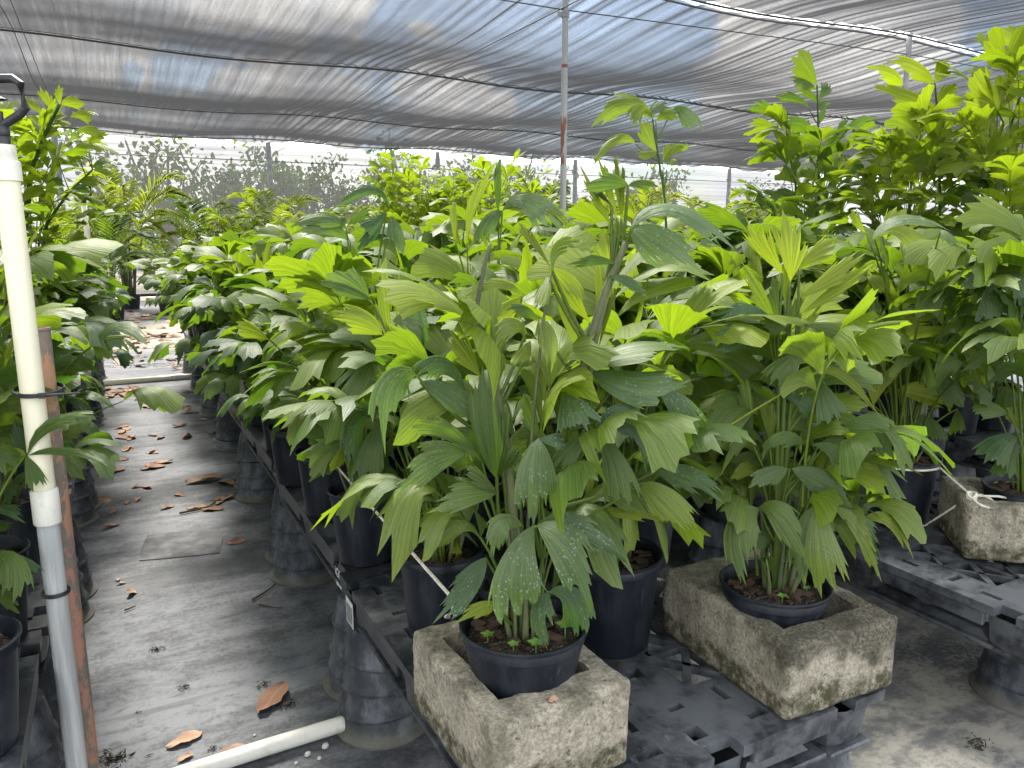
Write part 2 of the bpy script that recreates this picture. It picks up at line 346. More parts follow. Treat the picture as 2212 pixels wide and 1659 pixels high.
# ------------------------------------------------------------------ object helpers
def tag(o, label=None, cat=None, group=None, kind=None):
    if label: o['label'] = label
    if cat: o['category'] = cat
    if group: o['group'] = group
    if kind: o['kind'] = kind
    return o
def thing(name, label, cat, loc=(0,0,0), rz=0.0, group=None):
    o = bpy.data.objects.new(name, None); COL.objects.link(o)
    o.empty_display_size = .1; o.location = loc; o.rotation_euler = (0,0,rz)
    return tag(o, label, cat, group)
def link(name, me, parent=None, loc=None):
    o = bpy.data.objects.new(name, me); COL.objects.link(o)
    if parent is not None: o.parent = parent
    if loc is not None: o.location = loc
    return o
class MB:
    def __init__(s): s.v = []; s.f = []; s.n = 0
    def add(s, v, f):
        v = np.asarray(v, float).reshape(-1, 3)
        s.f += [tuple(i+s.n for i in q) for q in f]; s.v.append(v); s.n += len(v); return s
    def mesh(s, name, mat, smooth=False, origin=(0,0,0), autos=None):
        me = bpy.data.meshes.new(name)
        v = np.concatenate(s.v) - np.asarray(origin, float)
        me.from_pydata(v.tolist(), [], s.f); me.update()
        if mat: me.materials.append(M[mat])
        if smooth: me.shade_smooth()
        if autos: me.set_sharp_from_angle(angle=R(autos))
        return me
    def build(s, name, mat, parent=None, smooth=False, origin=(0,0,0), autos=None):
        return link(name, s.mesh(name, mat, smooth, origin, autos), parent)
    def box(s, x0, x1, y0, y1, z0, z1, bev=0.0):
        if bev <= 0:
            v = [(x,y,z) for z in (z0,z1) for y in (y0,y1) for x in (x0,x1)]
            return s.add(v, [(0,2,3,1),(4,5,7,6),(0,1,5,4),(2,6,7,3),(0,4,6,2),(1,3,7,5)])
        b = bev                                       # chamfered box
        rings = []
        for z, i in ((z0, b), (z0+b, 0), (z1-b, 0), (z1, b)):
            rings.append([(x0+b,y0+i,z),(x1-b,y0+i,z),(x1-i,y0+b,z),(x1-i,y1-b,z),(x1-b,y1-i,z),(x0+b,y1-i,z),(x0+i,y1-b,z),(x0+i,y0+b,z)])
        v = [p for r in rings for p in r]; f = []
        for r in range(3):
            for i in range(8):
                j = (i+1) % 8; f.append((r*8+i, r*8+j, r*8+8+j, r*8+8+i))
        f.append(tuple(range(7,-1,-1))); f.append(tuple(range(24,32)))
        return s.add(v, f)
    def tube(s, pts, rad, seg=8, cap=True):
        pts = np.asarray(pts, float); n = len(pts)
        rad = np.full(n, rad) if np.isscalar(rad) else np.asarray(rad, float)
        T = np.gradient(pts, axis=0); T /= np.linalg.norm(T, axis=1)[:,None]+1e-9
        ref = np.array([0,0,1.0]) if abs(T[:,2].mean()) < .9 else np.array([1.0,0,0])
        A = np.cross(T, ref); A /= np.linalg.norm(A, axis=1)[:,None]+1e-9; B = np.cross(T, A)
        a = np.linspace(0, 2*math.pi, seg, endpoint=False)
        v = pts[:,None,:] + rad[:,None,None]*(np.cos(a)[None,:,None]*A[:,None,:] + np.sin(a)[None,:,None]*B[:,None,:])
        f = []
        for i in range(n-1):
            for j in range(seg):
                q = (j+1) % seg; f.append((i*seg+j, i*seg+q, (i+1)*seg+q, (i+1)*seg+j))
        if cap: f.append(tuple(range(seg-1,-1,-1))); f.append(tuple((n-1)*seg+j for j in range(seg)))
        return s.add(v, f)
    def lathe(s, prof, seg=24, c=(0,0), wob=0.0):
        v = []; n = len(prof)
        for (r, z) in prof:
            for j in range(seg):
                a = 2*math.pi*j/seg; rr = r*(1+wob*math.sin(2*a+z*9))
                v.append((c[0]+rr*math.cos(a), c[1]+rr*math.sin(a), z))
        f = []
        for i in range(n-1):
            for j in range(seg):
                q = (j+1) % seg; f.append((i*seg+j, i*seg+q, (i+1)*seg+q, (i+1)*seg+j))
        return s.add(v, f)
    def disc(s, r, z, seg=24, c=(0,0)):
        v = [(c[0]+r*math.cos(2*math.pi*j/seg), c[1]+r*math.sin(2*math.pi*j/seg), z) for j in range(seg)]
        return s.add(v, [tuple(range(seg))])
    def slab(s, xs, ys, mask, z0, z1, nz=1):          # plate with holes: cells of mask are solid
        nx, ny = len(xs)-1, len(ys)-1; idx = {}; V = []
        zs = np.linspace(z0, z1, nz+1)
        def vi(i, j, k):
            key = (i,j,k)
            if key not in idx: idx[key] = len(V); V.append((xs[i], ys[j], zs[k]))
            return idx[key]
        f = []
        for i in range(nx):
            for j in range(ny):
                if not mask[i][j]: continue
                f.append((vi(i,j,nz),vi(i+1,j,nz),vi(i+1,j+1,nz),vi(i,j+1,nz)))
                f.append((vi(i,j,0),vi(i,j+1,0),vi(i+1,j+1,0),vi(i+1,j,0)))
                for (di,dj,a,b) in ((-1,0,(i,j+1),(i,j)),(1,0,(i+1,j),(i+1,j+1)),(0,-1,(i,j),(i+1,j)),(0,1,(i+1,j+1),(i,j+1))):
                    ii, jj = i+di, j+dj
                    if 0 <= ii < nx and 0 <= jj < ny and mask[ii][jj]: continue
                    for q in range(nz):
                        f.append((vi(*a,q),vi(*b,q),vi(*b,q+1),vi(*a,q+1)))
        return s.add(V, f)
def bez(a, b, c, n):
    t = np.linspace(0,1,n)[:,None]; a, b, c = (np.asarray(q,float) for q in (a,b,c))
    return (1-t)**2*a + 2*t*(1-t)*b + t*t*c
def nrm(v): return v/(np.linalg.norm(v)+1e-9)
UP = np.array([0,0,1.0])

# ------------------------------------------------------------------ leaves
class Leaves:
    """collects leaflets (a ragged wedge each) and a few tubes into one mesh with uv, tint, spot, sick"""
    def __init__(s): s.v=[]; s.f=[]; s.uv=[]; s.t=[]; s.n=0
    def leaflet(s, P0, Pm, P1, nh, W, tint=.2, spot=.0, sick=0.0, rg=rng, res=(6,9), asym=.5, curl=.35, jag=.03, cut=.35, kind='fan', twist=0.0, wave=.012, fold=0.0, npl=5, pleat=.0):
        P0, Pm, P1 = (np.asarray(q, float) for q in (P0, Pm, P1))
        ns, nt = res
        t = np.linspace(-1, 1, nt); sx = np.linspace(0, 1, ns)
        sl = np.where(t < asym, (asym-t)/(1+asym), (t-asym)/(1-asym+1e-6))
        lo, hi = (cut*1.25, cut*.6) if asym > 0 else (cut*.6, cut*1.25)
        Rr = 1 - np.where(t < asym, lo, hi)*sl**(.9 if kind == 'fan' else (1.2 if kind == 'wide' else .75))
        j = rg.uniform(-1, .6, nt)*jag; j[1::2] -= jag*1.1
        if nt > 14:                                    # a torn notch or two between the bitten-off ribs
            for _ in range(rg.integers(0, 3)):
                q = rg.uniform(-.8,.8); j -= rg.uniform(.06,.2)*np.clip(1-np.abs(t-q)/.12, 0, 1)
            j += jag*.8*np.sin(t*11+rg.uniform(0,6))
        else: j -= rg.uniform(0,.16)*(np.arange(nt) == rg.integers(1, max(2,nt-1)))
        Rr = np.clip(Rr+j, .22, 2); Rr /= Rr.max()
        X = sx[:,None]*Rr[None,:]
        if kind == 'fan': pr = X**.95
        elif kind == 'wide': pr = X**.74
        else: pr = (1-(1-np.clip(X/.75, 0, 1))**2)**.75
        pr = np.maximum(pr, .015)
        C0 = P0; C1 = 2*Pm-.5*(P0+P1); C2 = P1
        x = X[...,None]
        C = (1-x)**2*C0 + 2*x*(1-x)*C1 + x*x*C2
        T = 2*(1-x)*(C1-C0) + 2*x*(C2-C1); T /= np.linalg.norm(T, axis=2)[...,None]+1e-9
        b = np.cross(T, nh); b /= np.linalg.norm(b, axis=2)[...,None]+1e-9
        Nn = np.cross(b, T)
        if twist:
            a = (twist*X)[...,None]; b, Nn = b*np.cos(a)+Nn*np.sin(a), Nn*np.cos(a)-b*np.sin(a)
        tt = t[None,:]*pr
        L = np.linalg.norm(P1-P0)
        z = -curl*W*.5*tt**2 + fold*W*np.abs(tt) + wave*np.sin(X*5+rg.uniform(0,6))*t[None,:]*X*(L/.2)
        if pleat: z = z + pleat*np.cos(t*math.pi*npl)[None,:]*np.minimum(pr*1.4, 1)
        V = C + (W*.5*tt)[...,None]*b + z[...,None]*Nn
        base = s.n
        s.v.append(V.reshape(-1,3)); s.n += ns*nt
        uu = np.broadcast_to((t+1)/2, (ns,nt)); vv = X
        s.uv.append(np.stack([uu, vv], -1).reshape(-1,2))
        s.t.append(np.broadcast_to(np.array([tint, spot, sick]), (ns*nt,3)).copy())
        i = np.arange(ns-1)[:,None]*nt + np.arange(nt-1)[None,:] + base
        s.f.append(np.stack([i, i+1, i+nt+1, i+nt], -1).reshape(-1,4))
    def stem(s, pts, r0, r1, tint=.25, seg=5):
        m = MB(); n = len(pts); m.tube(pts, np.linspace(r0, r1, n), seg, cap=False)
        v = np.concatenate(m.v); f = np.array(m.f)
        s.v.append(v); s.f.append(f+s.n); s.n += len(v)
        s.uv.append(np.full((len(v),2), .31)); s.t.append(np.broadcast_to(np.array([tint,0,0]), (len(v),3)).copy())
    def mesh(s, name, mat, origin=(0,0,0)):
        me = bpy.data.meshes.new(name)
        v = (np.concatenate(s.v)-np.asarray(origin,float)).astype(np.float32); f = np.concatenate(s.f).astype(np.int32)
        me.vertices.add(len(v)); me.vertices.foreach_set('co', v.ravel())
        me.loops.add(f.size); me.loops.foreach_set('vertex_index', f.ravel())
        me.polygons.add(len(f)); me.polygons.foreach_set('loop_start', np.arange(0, f.size, 4, dtype=np.int32))
        uv = np.concatenate(s.uv)[f.ravel()].astype(np.float32)
        lay = me.uv_layers.new(name='UVMap'); lay.data.foreach_set('uv', uv.ravel())
        tt = np.concatenate(s.t).astype(np.float32)
        for q, nm in enumerate(('tint','spot','sick')):
            a = me.attributes.new(nm, 'FLOAT', 'POINT'); a.data.foreach_set('value', np.ascontiguousarray(tt[:,q]))
        me.update(calc_edges=True); me.validate(); me.shade_smooth(); me.materials.append(M[mat])
        return me

def frond(L, p0, p1, p2, rg, nleaf, size, tint, spot, droop, res=(5,9), young=False, rad=.004):
    """petiole from p0 bending by p1 to p2, pinnae over the outer part"""
    C = bez(p0, p1, p2, 12); L.stem(C[::1], rad, rad*.4, tint*.6+.1)
    def pt(q): return (1-q)**2*np.asarray(p0)+2*q*(1-q)*np.asarray(p1)+q*q*np.asarray(p2)
    def tg(q): return nrm(2*(1-q)*(np.asarray(p1)-p0)+2*q*(np.asarray(p2)-p1))
    q0 = .46 if not young else .55
    for i in range(nleaf):
        q = q0+(1-q0)*(i/(nleaf-.3)); P = pt(q); T = tg(q)
        side = np.cross(T, UP); side = nrm(side) if np.linalg.norm(side) > .1 else nrm(rg.normal(size=3))
        un = nrm(np.cross(side, T))
        for sg in (-1, 1):
            if rg.random() < .12: continue
            ang = R(rg.uniform(38, 68)) * (1-.35*i/nleaf)
            d = nrm(T*math.cos(ang)+sg*side*math.sin(ang)+un*rg.uniform(-.1,.35)+rg.normal(size=3)*.1)
            ln = size*rg.uniform(.65,1.2)*(1.08-.25*abs(i/nleaf-.4))
            dr = droop*rg.uniform(.5,1.5)
            Pm = P+d*ln*.52+UP*ln*.06*dr; P1 = P+nrm(d-UP*dr*.75)*ln
            nh = nrm(un+rg.normal(size=3)*.35+UP*.5)
            L.leaflet(P, Pm, P1, nh, ln*rg.uniform(.48,.9), np.clip(tint+rg.uniform(-.14,.2),0,1), spot*rg.uniform(.3,1.2), (rg.uniform(.3,.6) if rg.random()<.03 else 0), rg, res, sg*rg.uniform(.35,.95), rg.uniform(.1,.6), (.07), rg.uniform(.18,.45), 'fan' if rg.random()<.7 else 'wide', rg.uniform(-.5,.5))
    P = pt(1.0); T = tg(1.0); side = nrm(np.cross(T, UP)+rg.normal(size=3)*.05); un = nrm(np.cross(side, T))
    for a in (-38, 0, 38):                            # fishtail at the tip
        d = nrm(T*math.cos(R(a))+side*math.sin(R(a))+rg.normal(size=3)*.12)
        ln = size*rg.uniform(.85,1.25)
        L.leaflet(P, P+d*ln*.52+UP*ln*.05*droop, P+nrm(d-UP*droop*.6)*ln, nrm(un+rg.normal(size=3)*.3+UP*.3), ln*rg.uniform(.55,.85), np.clip(tint+rg.uniform(-.1,.2),0,1), spot*rg.uniform(.3,1.), 0, rg, res, rg.uniform(-.5,.5), rg.uniform(.1,.5), .04, rg.uniform(.2,.4), 'fan', rg.uniform(-.3,.3))

def fishtail(seed, height, spread, nfr, size, tint, spot, droop, tall=False, nspear=3):
    """returns [cane mesh parts as Leaves], list of fronds; soil level is z=0"""
    rg = np.random.default_rng(seed); out = []
    canes = MB()
    for i in range(rg.integers(5, 9)):
        a = rg.uniform(0, 6.28); r = rg.uniform(.01,.06); h = height*rg.uniform(.25,.6)
        b = np.array([r*math.cos(a), r*math.sin(a), 0]); tp = b*rg.uniform(1,2.2)+UP*h
        canes.tube(bez(b, (b+tp)/2+rg.normal(size=3)*.01, tp, 6), np.linspace(rg.uniform(.008,.014), .005, 6), 6)
    for i in range(nfr):
        L = Leaves(); f = (i+.5)/nfr
        a = i*2.399+rg.uniform(-.35,.35)
        if tall: h = height*(.3+.66*f**.85)*rg.uniform(.92,1.06)
        else: h = height*(.36+.6*f**.8)*rg.uniform(.9,1.08)
        out_r = spread*rg.uniform(.55,1.1)*(1.08-.62*f**2)
        z0 = height*(.0+.42*f*rg.uniform(.5,1.0))
        b = np.array([math.cos(a), math.sin(a), 0])
        p0 = b*rg.uniform(.01,.05)+UP*z0; p2 = b*out_r+UP*h
        p1 = b*out_r*rg.uniform(.15,.4)+UP*(z0+(h-z0)*rg.uniform(.75,1.08))
        yng = f > .8
        frond(L, p0, p1, p2, rg, int(rg.integers(3,6)), size*(1.05-.3*f if tall else .82+.25*f), np.clip(tint+(.42*max(0,f-.5))+rg.uniform(-.08,.1),0,1), spot*(1-.8*f), droop*(1.25-.75*f), young=yng)
        out.append(L)
    for i in range(nspear):                           # fresh folded fans standing upright in the heart
        L = Leaves(); a = rg.uniform(0,6.28); b = np.array([math.cos(a), math.sin(a), 0]); z0 = height*rg.uniform(.45,.72)
        p0 = b*.015+UP*z0*.4; P = b*rg.uniform(.02,.09)+UP*z0
        L.stem(bez(p0, (p0+P)/2, P, 5), .005, .004, .35)
        for q in range(rg.integers(2,5)):
            d = nrm(UP+b*.15+rg.normal(size=3)*.28); ln = size*rg.uniform(1.1,1.75)
            L.leaflet(P+UP*.02*q, P+d*ln*.5, P+d*ln+b*ln*.06, nrm(rg.normal(size=3)*[1,1,.2]), ln*rg.uniform(.16,.36), np.clip(tint+.45+rg.uniform(-.1,.15),0,1), 0, 0, rg, (6,9), rg.uniform(-.6,.6), rg.uniform(-.3,.3), .035, .4, 'fan', 0, .004, rg.uniform(0,.35))
        out.append(L)
    return canes, out
def merge(Ls):
    m = Leaves(); off = 0
    for L in Ls:
        m.v += L.v; m.uv += L.uv; m.t += L.t; m.f += [f+off for f in L.f]; off += L.n
    m.n = off; return m

def areca(seed, height, nfr, spread, tint):
    rg = np.random.default_rng(seed); canes = MB(); L = Leaves()
    for i in range(14):
        a = rg.uniform(0,6.28); r = rg.uniform(.02,.12); b = np.array([r*math.cos(a), r*math.sin(a), 0]); tp = b*rg.uniform(1.4,2.6)+UP*height*rg.uniform(.3,.5)
        canes.tube(bez(b, (b+tp)/2, tp, 5), np.linspace(.022,.012,5), 6)
    for i in range(nfr):
        a = i*2.399+rg.uniform(-.4,.4); b = np.array([math.cos(a), math.sin(a), 0]); f = (i+.5)/nfr
        p0 = b*.08+UP*height*.25*rg.uniform(.3,1.2); ln = spread*rg.uniform(.7,1.15)
        p1 = b*ln*.25+UP*height*(.5+.55*f)*rg.uniform(.9,1.1); p2 = b*ln*(1.15-.4*f)+UP*height*(.25+.7*f)*rg.uniform(.9,1.05)
        C = bez(p0, p1, p2, 14); L.stem(C, .009, .003, .6)
        tn = np.clip(tint+rg.uniform(-.2,.25), 0, 1)
        for q in np.linspace(.3, 1, 22):
            P = (1-q)**2*p0+2*q*(1-q)*p1+q*q*p2; T = nrm(2*(1-q)*(p1-p0)+2*q*(p2-p1))
            sd = nrm(np.cross(T, UP)); un = nrm(np.cross(sd, T)); l2 = ln*.36*math.sin(math.pi*(.12+.8*(q-.3)/.7))**.6
            for sg in (-1,1):
                d = nrm(T*.75+sg*sd*.8+un*.38+rg.normal(size=3)*.06)
                L.leaflet(P, P+d*l2*.52, P+nrm(d-UP*.3)*l2, nrm(un+sd*sg*-.4), .028, np.clip(tn+rg.uniform(-.1,.1),0,1), 0, 0, rg, (4,3), 0, 0, 0, .9, 'strap', 0, .002)
    return canes, L
# ------------------------------------------------------------------ setting
def struct(name, verts, faces, mat, kind='structure'):
    o = MB().add(verts, faces).build(name, mat); return tag(o, kind=kind)
struct('ground', [(-90,-40,0),(110,-40,0),(110,160,0),(-90,160,0)], [(0,1,2,3)], 'ground')
struct('road', [(-40,21.2,.004),(70,21.2,.004),(70,40,.004),(-40,40,.004)], [(0,1,2,3)], 'gravel_road_mat')

PX = [-0.8+5*i for i in range(-2, 7)]
def roofz(x, y, wr=1.0):
    sx = np.sin(math.pi*(x-4.2)/5)**2; sy = np.sin(math.pi*(y-7)/5)**2
    z = 4.1+.1*np.clip((y-17)/5,0,1)-.12*sx*(.6+.4*sy)-.11*sy
    near = .3+.7*np.cos(math.pi*(y-7)/5)**2
    rt = np.clip((x+1)/5, .12, 1)*near
    ph = np.sin(y*.35)*.5
    w = .006*np.sin(x*23+ph*3+1.5*np.sin(x*1.7))*np.clip(.4+np.sin(x*2.3+y*.2),0,1)+.005*np.sin(x*12.3+ph*2+2*np.sin(x*.9+1))+.007*np.sin(x*38+np.sin(y*.6)+3*np.sin(x*1.1))*np.clip(.5+np.sin(x*1.3+2),0,1)+.006*np.abs(np.sin(x*17+ph+2*np.sin(x*.7)))
    w2 = .012*np.sin(x*6.1+y*.5)*np.sin(y*1.1+x*.3)
    return z+wr*(w*1.4+w2*.6)*rt+wr*.004*np.sin(y*7+np.sin(x*1.3)*2)*(1-.7*rt)
def cloth(y0, y1, label, hem=0):
    xs = np.concatenate([np.arange(-16,-3,.25), np.arange(-3,15,.042), np.arange(15,32,.12)])
    ys = np.linspace(y0, y1, max(6, int((y1-y0)/.17)))
    Xg, Yg = np.meshgrid(xs, ys, indexing='ij'); Z = roofz(Xg, Yg)
    if hem:                                   # loose far hem hangs a little, unevenly
        e = np.clip((Yg-(y1-.5))/.5, 0, 1); Z = Z-e*(.06+.05*np.sin(Xg*2.1)+.05*np.abs(np.sin(Xg*3.7+1)))
    nx, ny = Xg.shape
    v = np.stack([Xg, Yg, Z], -1).reshape(-1,3)
    i = (np.arange(nx-1)[:,None]*ny+np.arange(ny-1)[None,:]).reshape(-1)
    f = np.stack([i, i+ny, i+ny+1, i+1], -1).tolist()
    o = MB().add(v, f).build('shade_cloth', 'shade_cloth', smooth=True)
    return tag(o, label, 'shade cloth', 'shade cloth panels of the roof')
cloth(0.7, 6.93, 'black shade cloth overhead, the panel nearest the camera, before the bright slit')
cloth(7.07, 12.02, 'black shade cloth overhead, rippled panel just beyond the tall rust-stained post')
cloth(11.97, 17.02, 'black shade cloth overhead, panel between the two far sagging seam cables')
cloth(16.97, 22.1, 'black shade cloth overhead, farthest dark panel with the ragged hem', 1)

def cable(label, pts, r=.009, mat='wire', name='support_cable'):
    b = MB().tube(pts, r, 6).build(name, mat, smooth=True)
    return tag(b, label, 'cable', 'cables carrying the shade cloth')
def seamline(y, dz=-.02):
    x = np.arange(-15, 31, .25); return np.stack([x, np.full_like(x, y), roofz(x, np.full_like(x, y), .12)+dz], -1)
def ridgeline(x, y0, y1, dz=-.02):
    y = np.arange(y0, y1, .25); return np.stack([np.full_like(y, x), y, roofz(np.full_like(y, x), y, .1)+dz], -1)
cable('thick black seam cable crossing the whole roof at mid height of the cloth', seamline(12.0), .016)
cable('black seam cable crossing the roof lower down, nearer the far curtain', seamline(17.0), .014)
cable('black hem cable at the far edge of the shade cloth above the curtain', seamline(22.0, -.05), .02)
cable('black edge cable on the camera side of the bright roof slit', seamline(6.92), .012)
cable('black edge cable on the far side of the bright roof slit', seamline(7.08), .012)
cable('thin wire strung between the clamps of the two tall posts', [(-10,7,3.75),(4.26,7,3.75),(9.5,7,3.88),(25,7,3.8)], .006)
cable('thin wire running from the rust-stained post clamp to the far curtain', [(4.2,-4,3.75),(4.22,7,3.76),(4.24,22,3.8)], .006)
cable('ridge wire under the cloth over the rust-stained post', ridgeline(4.2,-5,22), .006)
cable('ridge wire under the cloth over the right-hand galvanised post', ridgeline(9.2,-5,22), .006)
cable('wire under the cloth at upper left above the tall palm', ridgeline(-.8,-5,22), .006)
cable('second thin wire at upper left, a little below its neighbour', [(-.62,-5,3.78),(-.62,22,3.8)], .005)

def post(name, label, x, y, top, r, mat, rust=False):
    t = thing(name, label, 'post', (x,y,0), group='posts of the shade house')
    m = MB(); m.tube([(0,0,0),(0,0,top*.79),(0,0,top*.79+.001),(0,0,top)], [r,r,r*.93,r*.93], 16); m.build('pipe', mat, t, True, autos=50)
    m = MB(); m.tube([(0,0,top-.42),(0,0,top-.37)], r+.008, 14); m.box(-r-.05,-r+.005,-.012,.012,top-.415,top-.375); m.build('clamp', 'galvanised', t, autos=50)
    return t
post('steel_post', 'tall galvanised post with rust stains rising behind the front palm', 4.26, 7, 4.1, .033, 'post_rust')
post('steel_post', 'slim clean galvanised post meeting the bright roof slit at upper right', 9.5, 7, 4.13, .038, 'galvanised')
for i, (u, lab) in enumerate([(121,'pale far post seen through the tall palm at left'),(580,'grey far post by the curtain above the areca palms, left of centre'),(945,'short-looking far post by the curtain left of the rust-stained post'),(1243,'far post by the curtain just right of the rust-stained post'),(1578,'far post by the curtain behind the tall palms at right')]):
    r = ray(u, 330); post('steel_post', lab, 21.6*r[0]/r[1], 21.6, 4.02, .075, 'galvanised')

# far curtain with its scalloped top
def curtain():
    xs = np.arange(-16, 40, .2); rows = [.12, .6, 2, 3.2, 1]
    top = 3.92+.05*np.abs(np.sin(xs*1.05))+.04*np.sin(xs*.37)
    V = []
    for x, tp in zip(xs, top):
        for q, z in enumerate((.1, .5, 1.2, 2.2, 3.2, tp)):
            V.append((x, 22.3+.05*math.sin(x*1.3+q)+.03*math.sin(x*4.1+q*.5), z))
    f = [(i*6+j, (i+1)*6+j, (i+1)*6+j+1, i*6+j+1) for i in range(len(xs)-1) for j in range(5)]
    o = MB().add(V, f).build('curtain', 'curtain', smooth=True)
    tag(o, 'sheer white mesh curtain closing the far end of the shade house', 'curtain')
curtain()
cable('thin wire running along the top of the white mesh curtain', [(-14,22.2,3.62),(5,22.2,3.6),(32,22.2,3.62)], .012)
m = MB(); m.tube([(-16,22.25,.09),(-2,22.25,.07),(8,22.25,.1),(38,22.25,.08)], .05, 8); tag(m.build('curtain_hem', 'black_rubber', smooth=True), 'dark rolled hem of the curtain lying along the ground', 'hem')

# lopped trees on the far side of the road
def lopped_tree(seed, x, y, h, leafy, label, w=1.0):
    rg = np.random.default_rng(seed); t = thing('lopped_tree', label, 'tree', (x,y,0), rg.uniform(0,6), 'lopped trees beyond the curtain')
    tr = MB(); L = Leaves(); th = h*rg.uniform(.5,.62)
    trunk = bez((0,0,0), (rg.uniform(-.15,.15),rg.uniform(-.1,.1),th*.5), (rg.uniform(-.2,.2),0,th), 8)
    tr.tube(trunk, np.linspace(.11,.08,8)*w, 8)
    tips = []
    for i in range(7):
        q = rg.uniform(.45,1); p = trunk[int(q*7)]; a = rg.uniform(0,6.28); l = rg.uniform(.5,1.3)*h*.3
        e = p+np.array([math.cos(a)*l*.75, math.sin(a)*l*.75, min(l*rg.uniform(.55,1.5), h-p[2])])
        mid = (p+e)/2+np.array([math.cos(a)*l*.18, math.sin(a)*l*.18, -.05])
        c = bez(p, mid, e, 6); tr.tube(c, np.linspace(.05,.028,6)*w, 6)
        for k in range(rg.integers(2,5)):             # stubs and whippy shoots
            s0 = c[rg.integers(2,6)]; d = nrm(rg.normal(size=3)*[.7,.7,.5]+UP*.7)*rg.uniform(.25,.8)
            tr.tube([s0, s0+d*.6, s0+d], [.022*w,.016*w,.013*w], 5); tips.append(s0+d*rg.uniform(.3,.9))
        tips.append(c[3])
    for k in range(10):
        a = rg.uniform(0,6.28); p = trunk[rg.integers(3,8)]; tips.append(p+np.array([math.cos(a),math.sin(a),0])*rg.uniform(.3,.9)+UP*rg.uniform(-.6,.6))
    for p in tips:
        for k in range(int(leafy*rg.uniform(6,60))):
            c = p+rg.normal(size=3)*[.32,.32,.24]; d = nrm(rg.normal(size=3)-UP*.3); l = rg.uniform(.13,.28)
            L.leaflet(c, c+d*l*.5, c+d*l-UP*.02, nrm(rg.normal(size=3)+UP), l*.75, rg.uniform(0,.5), 0, 0, rg, (3,4), 0, .2, .05, .3, 'wide')
    tr.build('trunk', 'bark', t, True); link('crown', L.mesh('crown', 'treeleaf'), t)
tl = [(250,.5,'thin lopped tree partly behind the tall left palm'),(352,.5,'lopped tree with forked bare stubs nearest the left palm'),(466,.35,'bare stubby lopped tree left of the far grey post'),(520,1.2,'bushy lopped tree just left of the far grey post'),(612,.7,'lopped tree with long bare fork right of the far grey post'),(668,1.3,'fullest leafy lopped tree right of the far grey post'),(745,1.0,'lopped tree with three upright stubs at mid distance'),(838,.6,'lopped tree above the bright palms left of centre'),(925,.5,'sparse lopped tree beside the short-looking far post'),(1015,.7,'lopped tree with a spiky top above the middle plants'),(1100,.8,'low leafy lopped tree left of the rust-stained post'),(1172,.7,'lopped tree directly left of the rust-stained post'),(1330,.6,'lopped tree right of the rust-stained post'),(1450,.8,'lopped tree behind the lone tall frond'),(1650,.9,'lopped tree at far right behind the tall palms')]
for i, (u, lf, lab) in enumerate(tl):
    y = 27+1.6*((i*7)%3); r = ray(u, 330); lopped_tree(100+i, y*r[0]/r[1], y, 1.5+y*(.142-.006*(i%3)), lf, lab, 1.15)
def hedge():
    rg = np.random.default_rng(5); L = Leaves()
    for i in range(9000):
        x = rg.uniform(-18, 45); hh = 1.5+.7*math.sin(x*.9)+.4*math.sin(x*2.7); c = np.array([x, 36+rg.uniform(-.8,.8), max(.05,hh*rg.random()**.6)])
        d = nrm(rg.normal(size=3)); l = rg.uniform(.2,.4)
        L.leaflet(c, c+d*l*.5, c+d*l, nrm(rg.normal(size=3)+UP-np.array([0,1,0])), l*.7, rg.uniform(0,.4), 0, 0, rg, (2,3), 0, 0, .05, .3, 'wide')
    tag(link('hedge', L.mesh('hedge', 'treeleaf')), 'low dark hedge along the far side of the pale road', 'hedge', kind='stuff')
hedge()

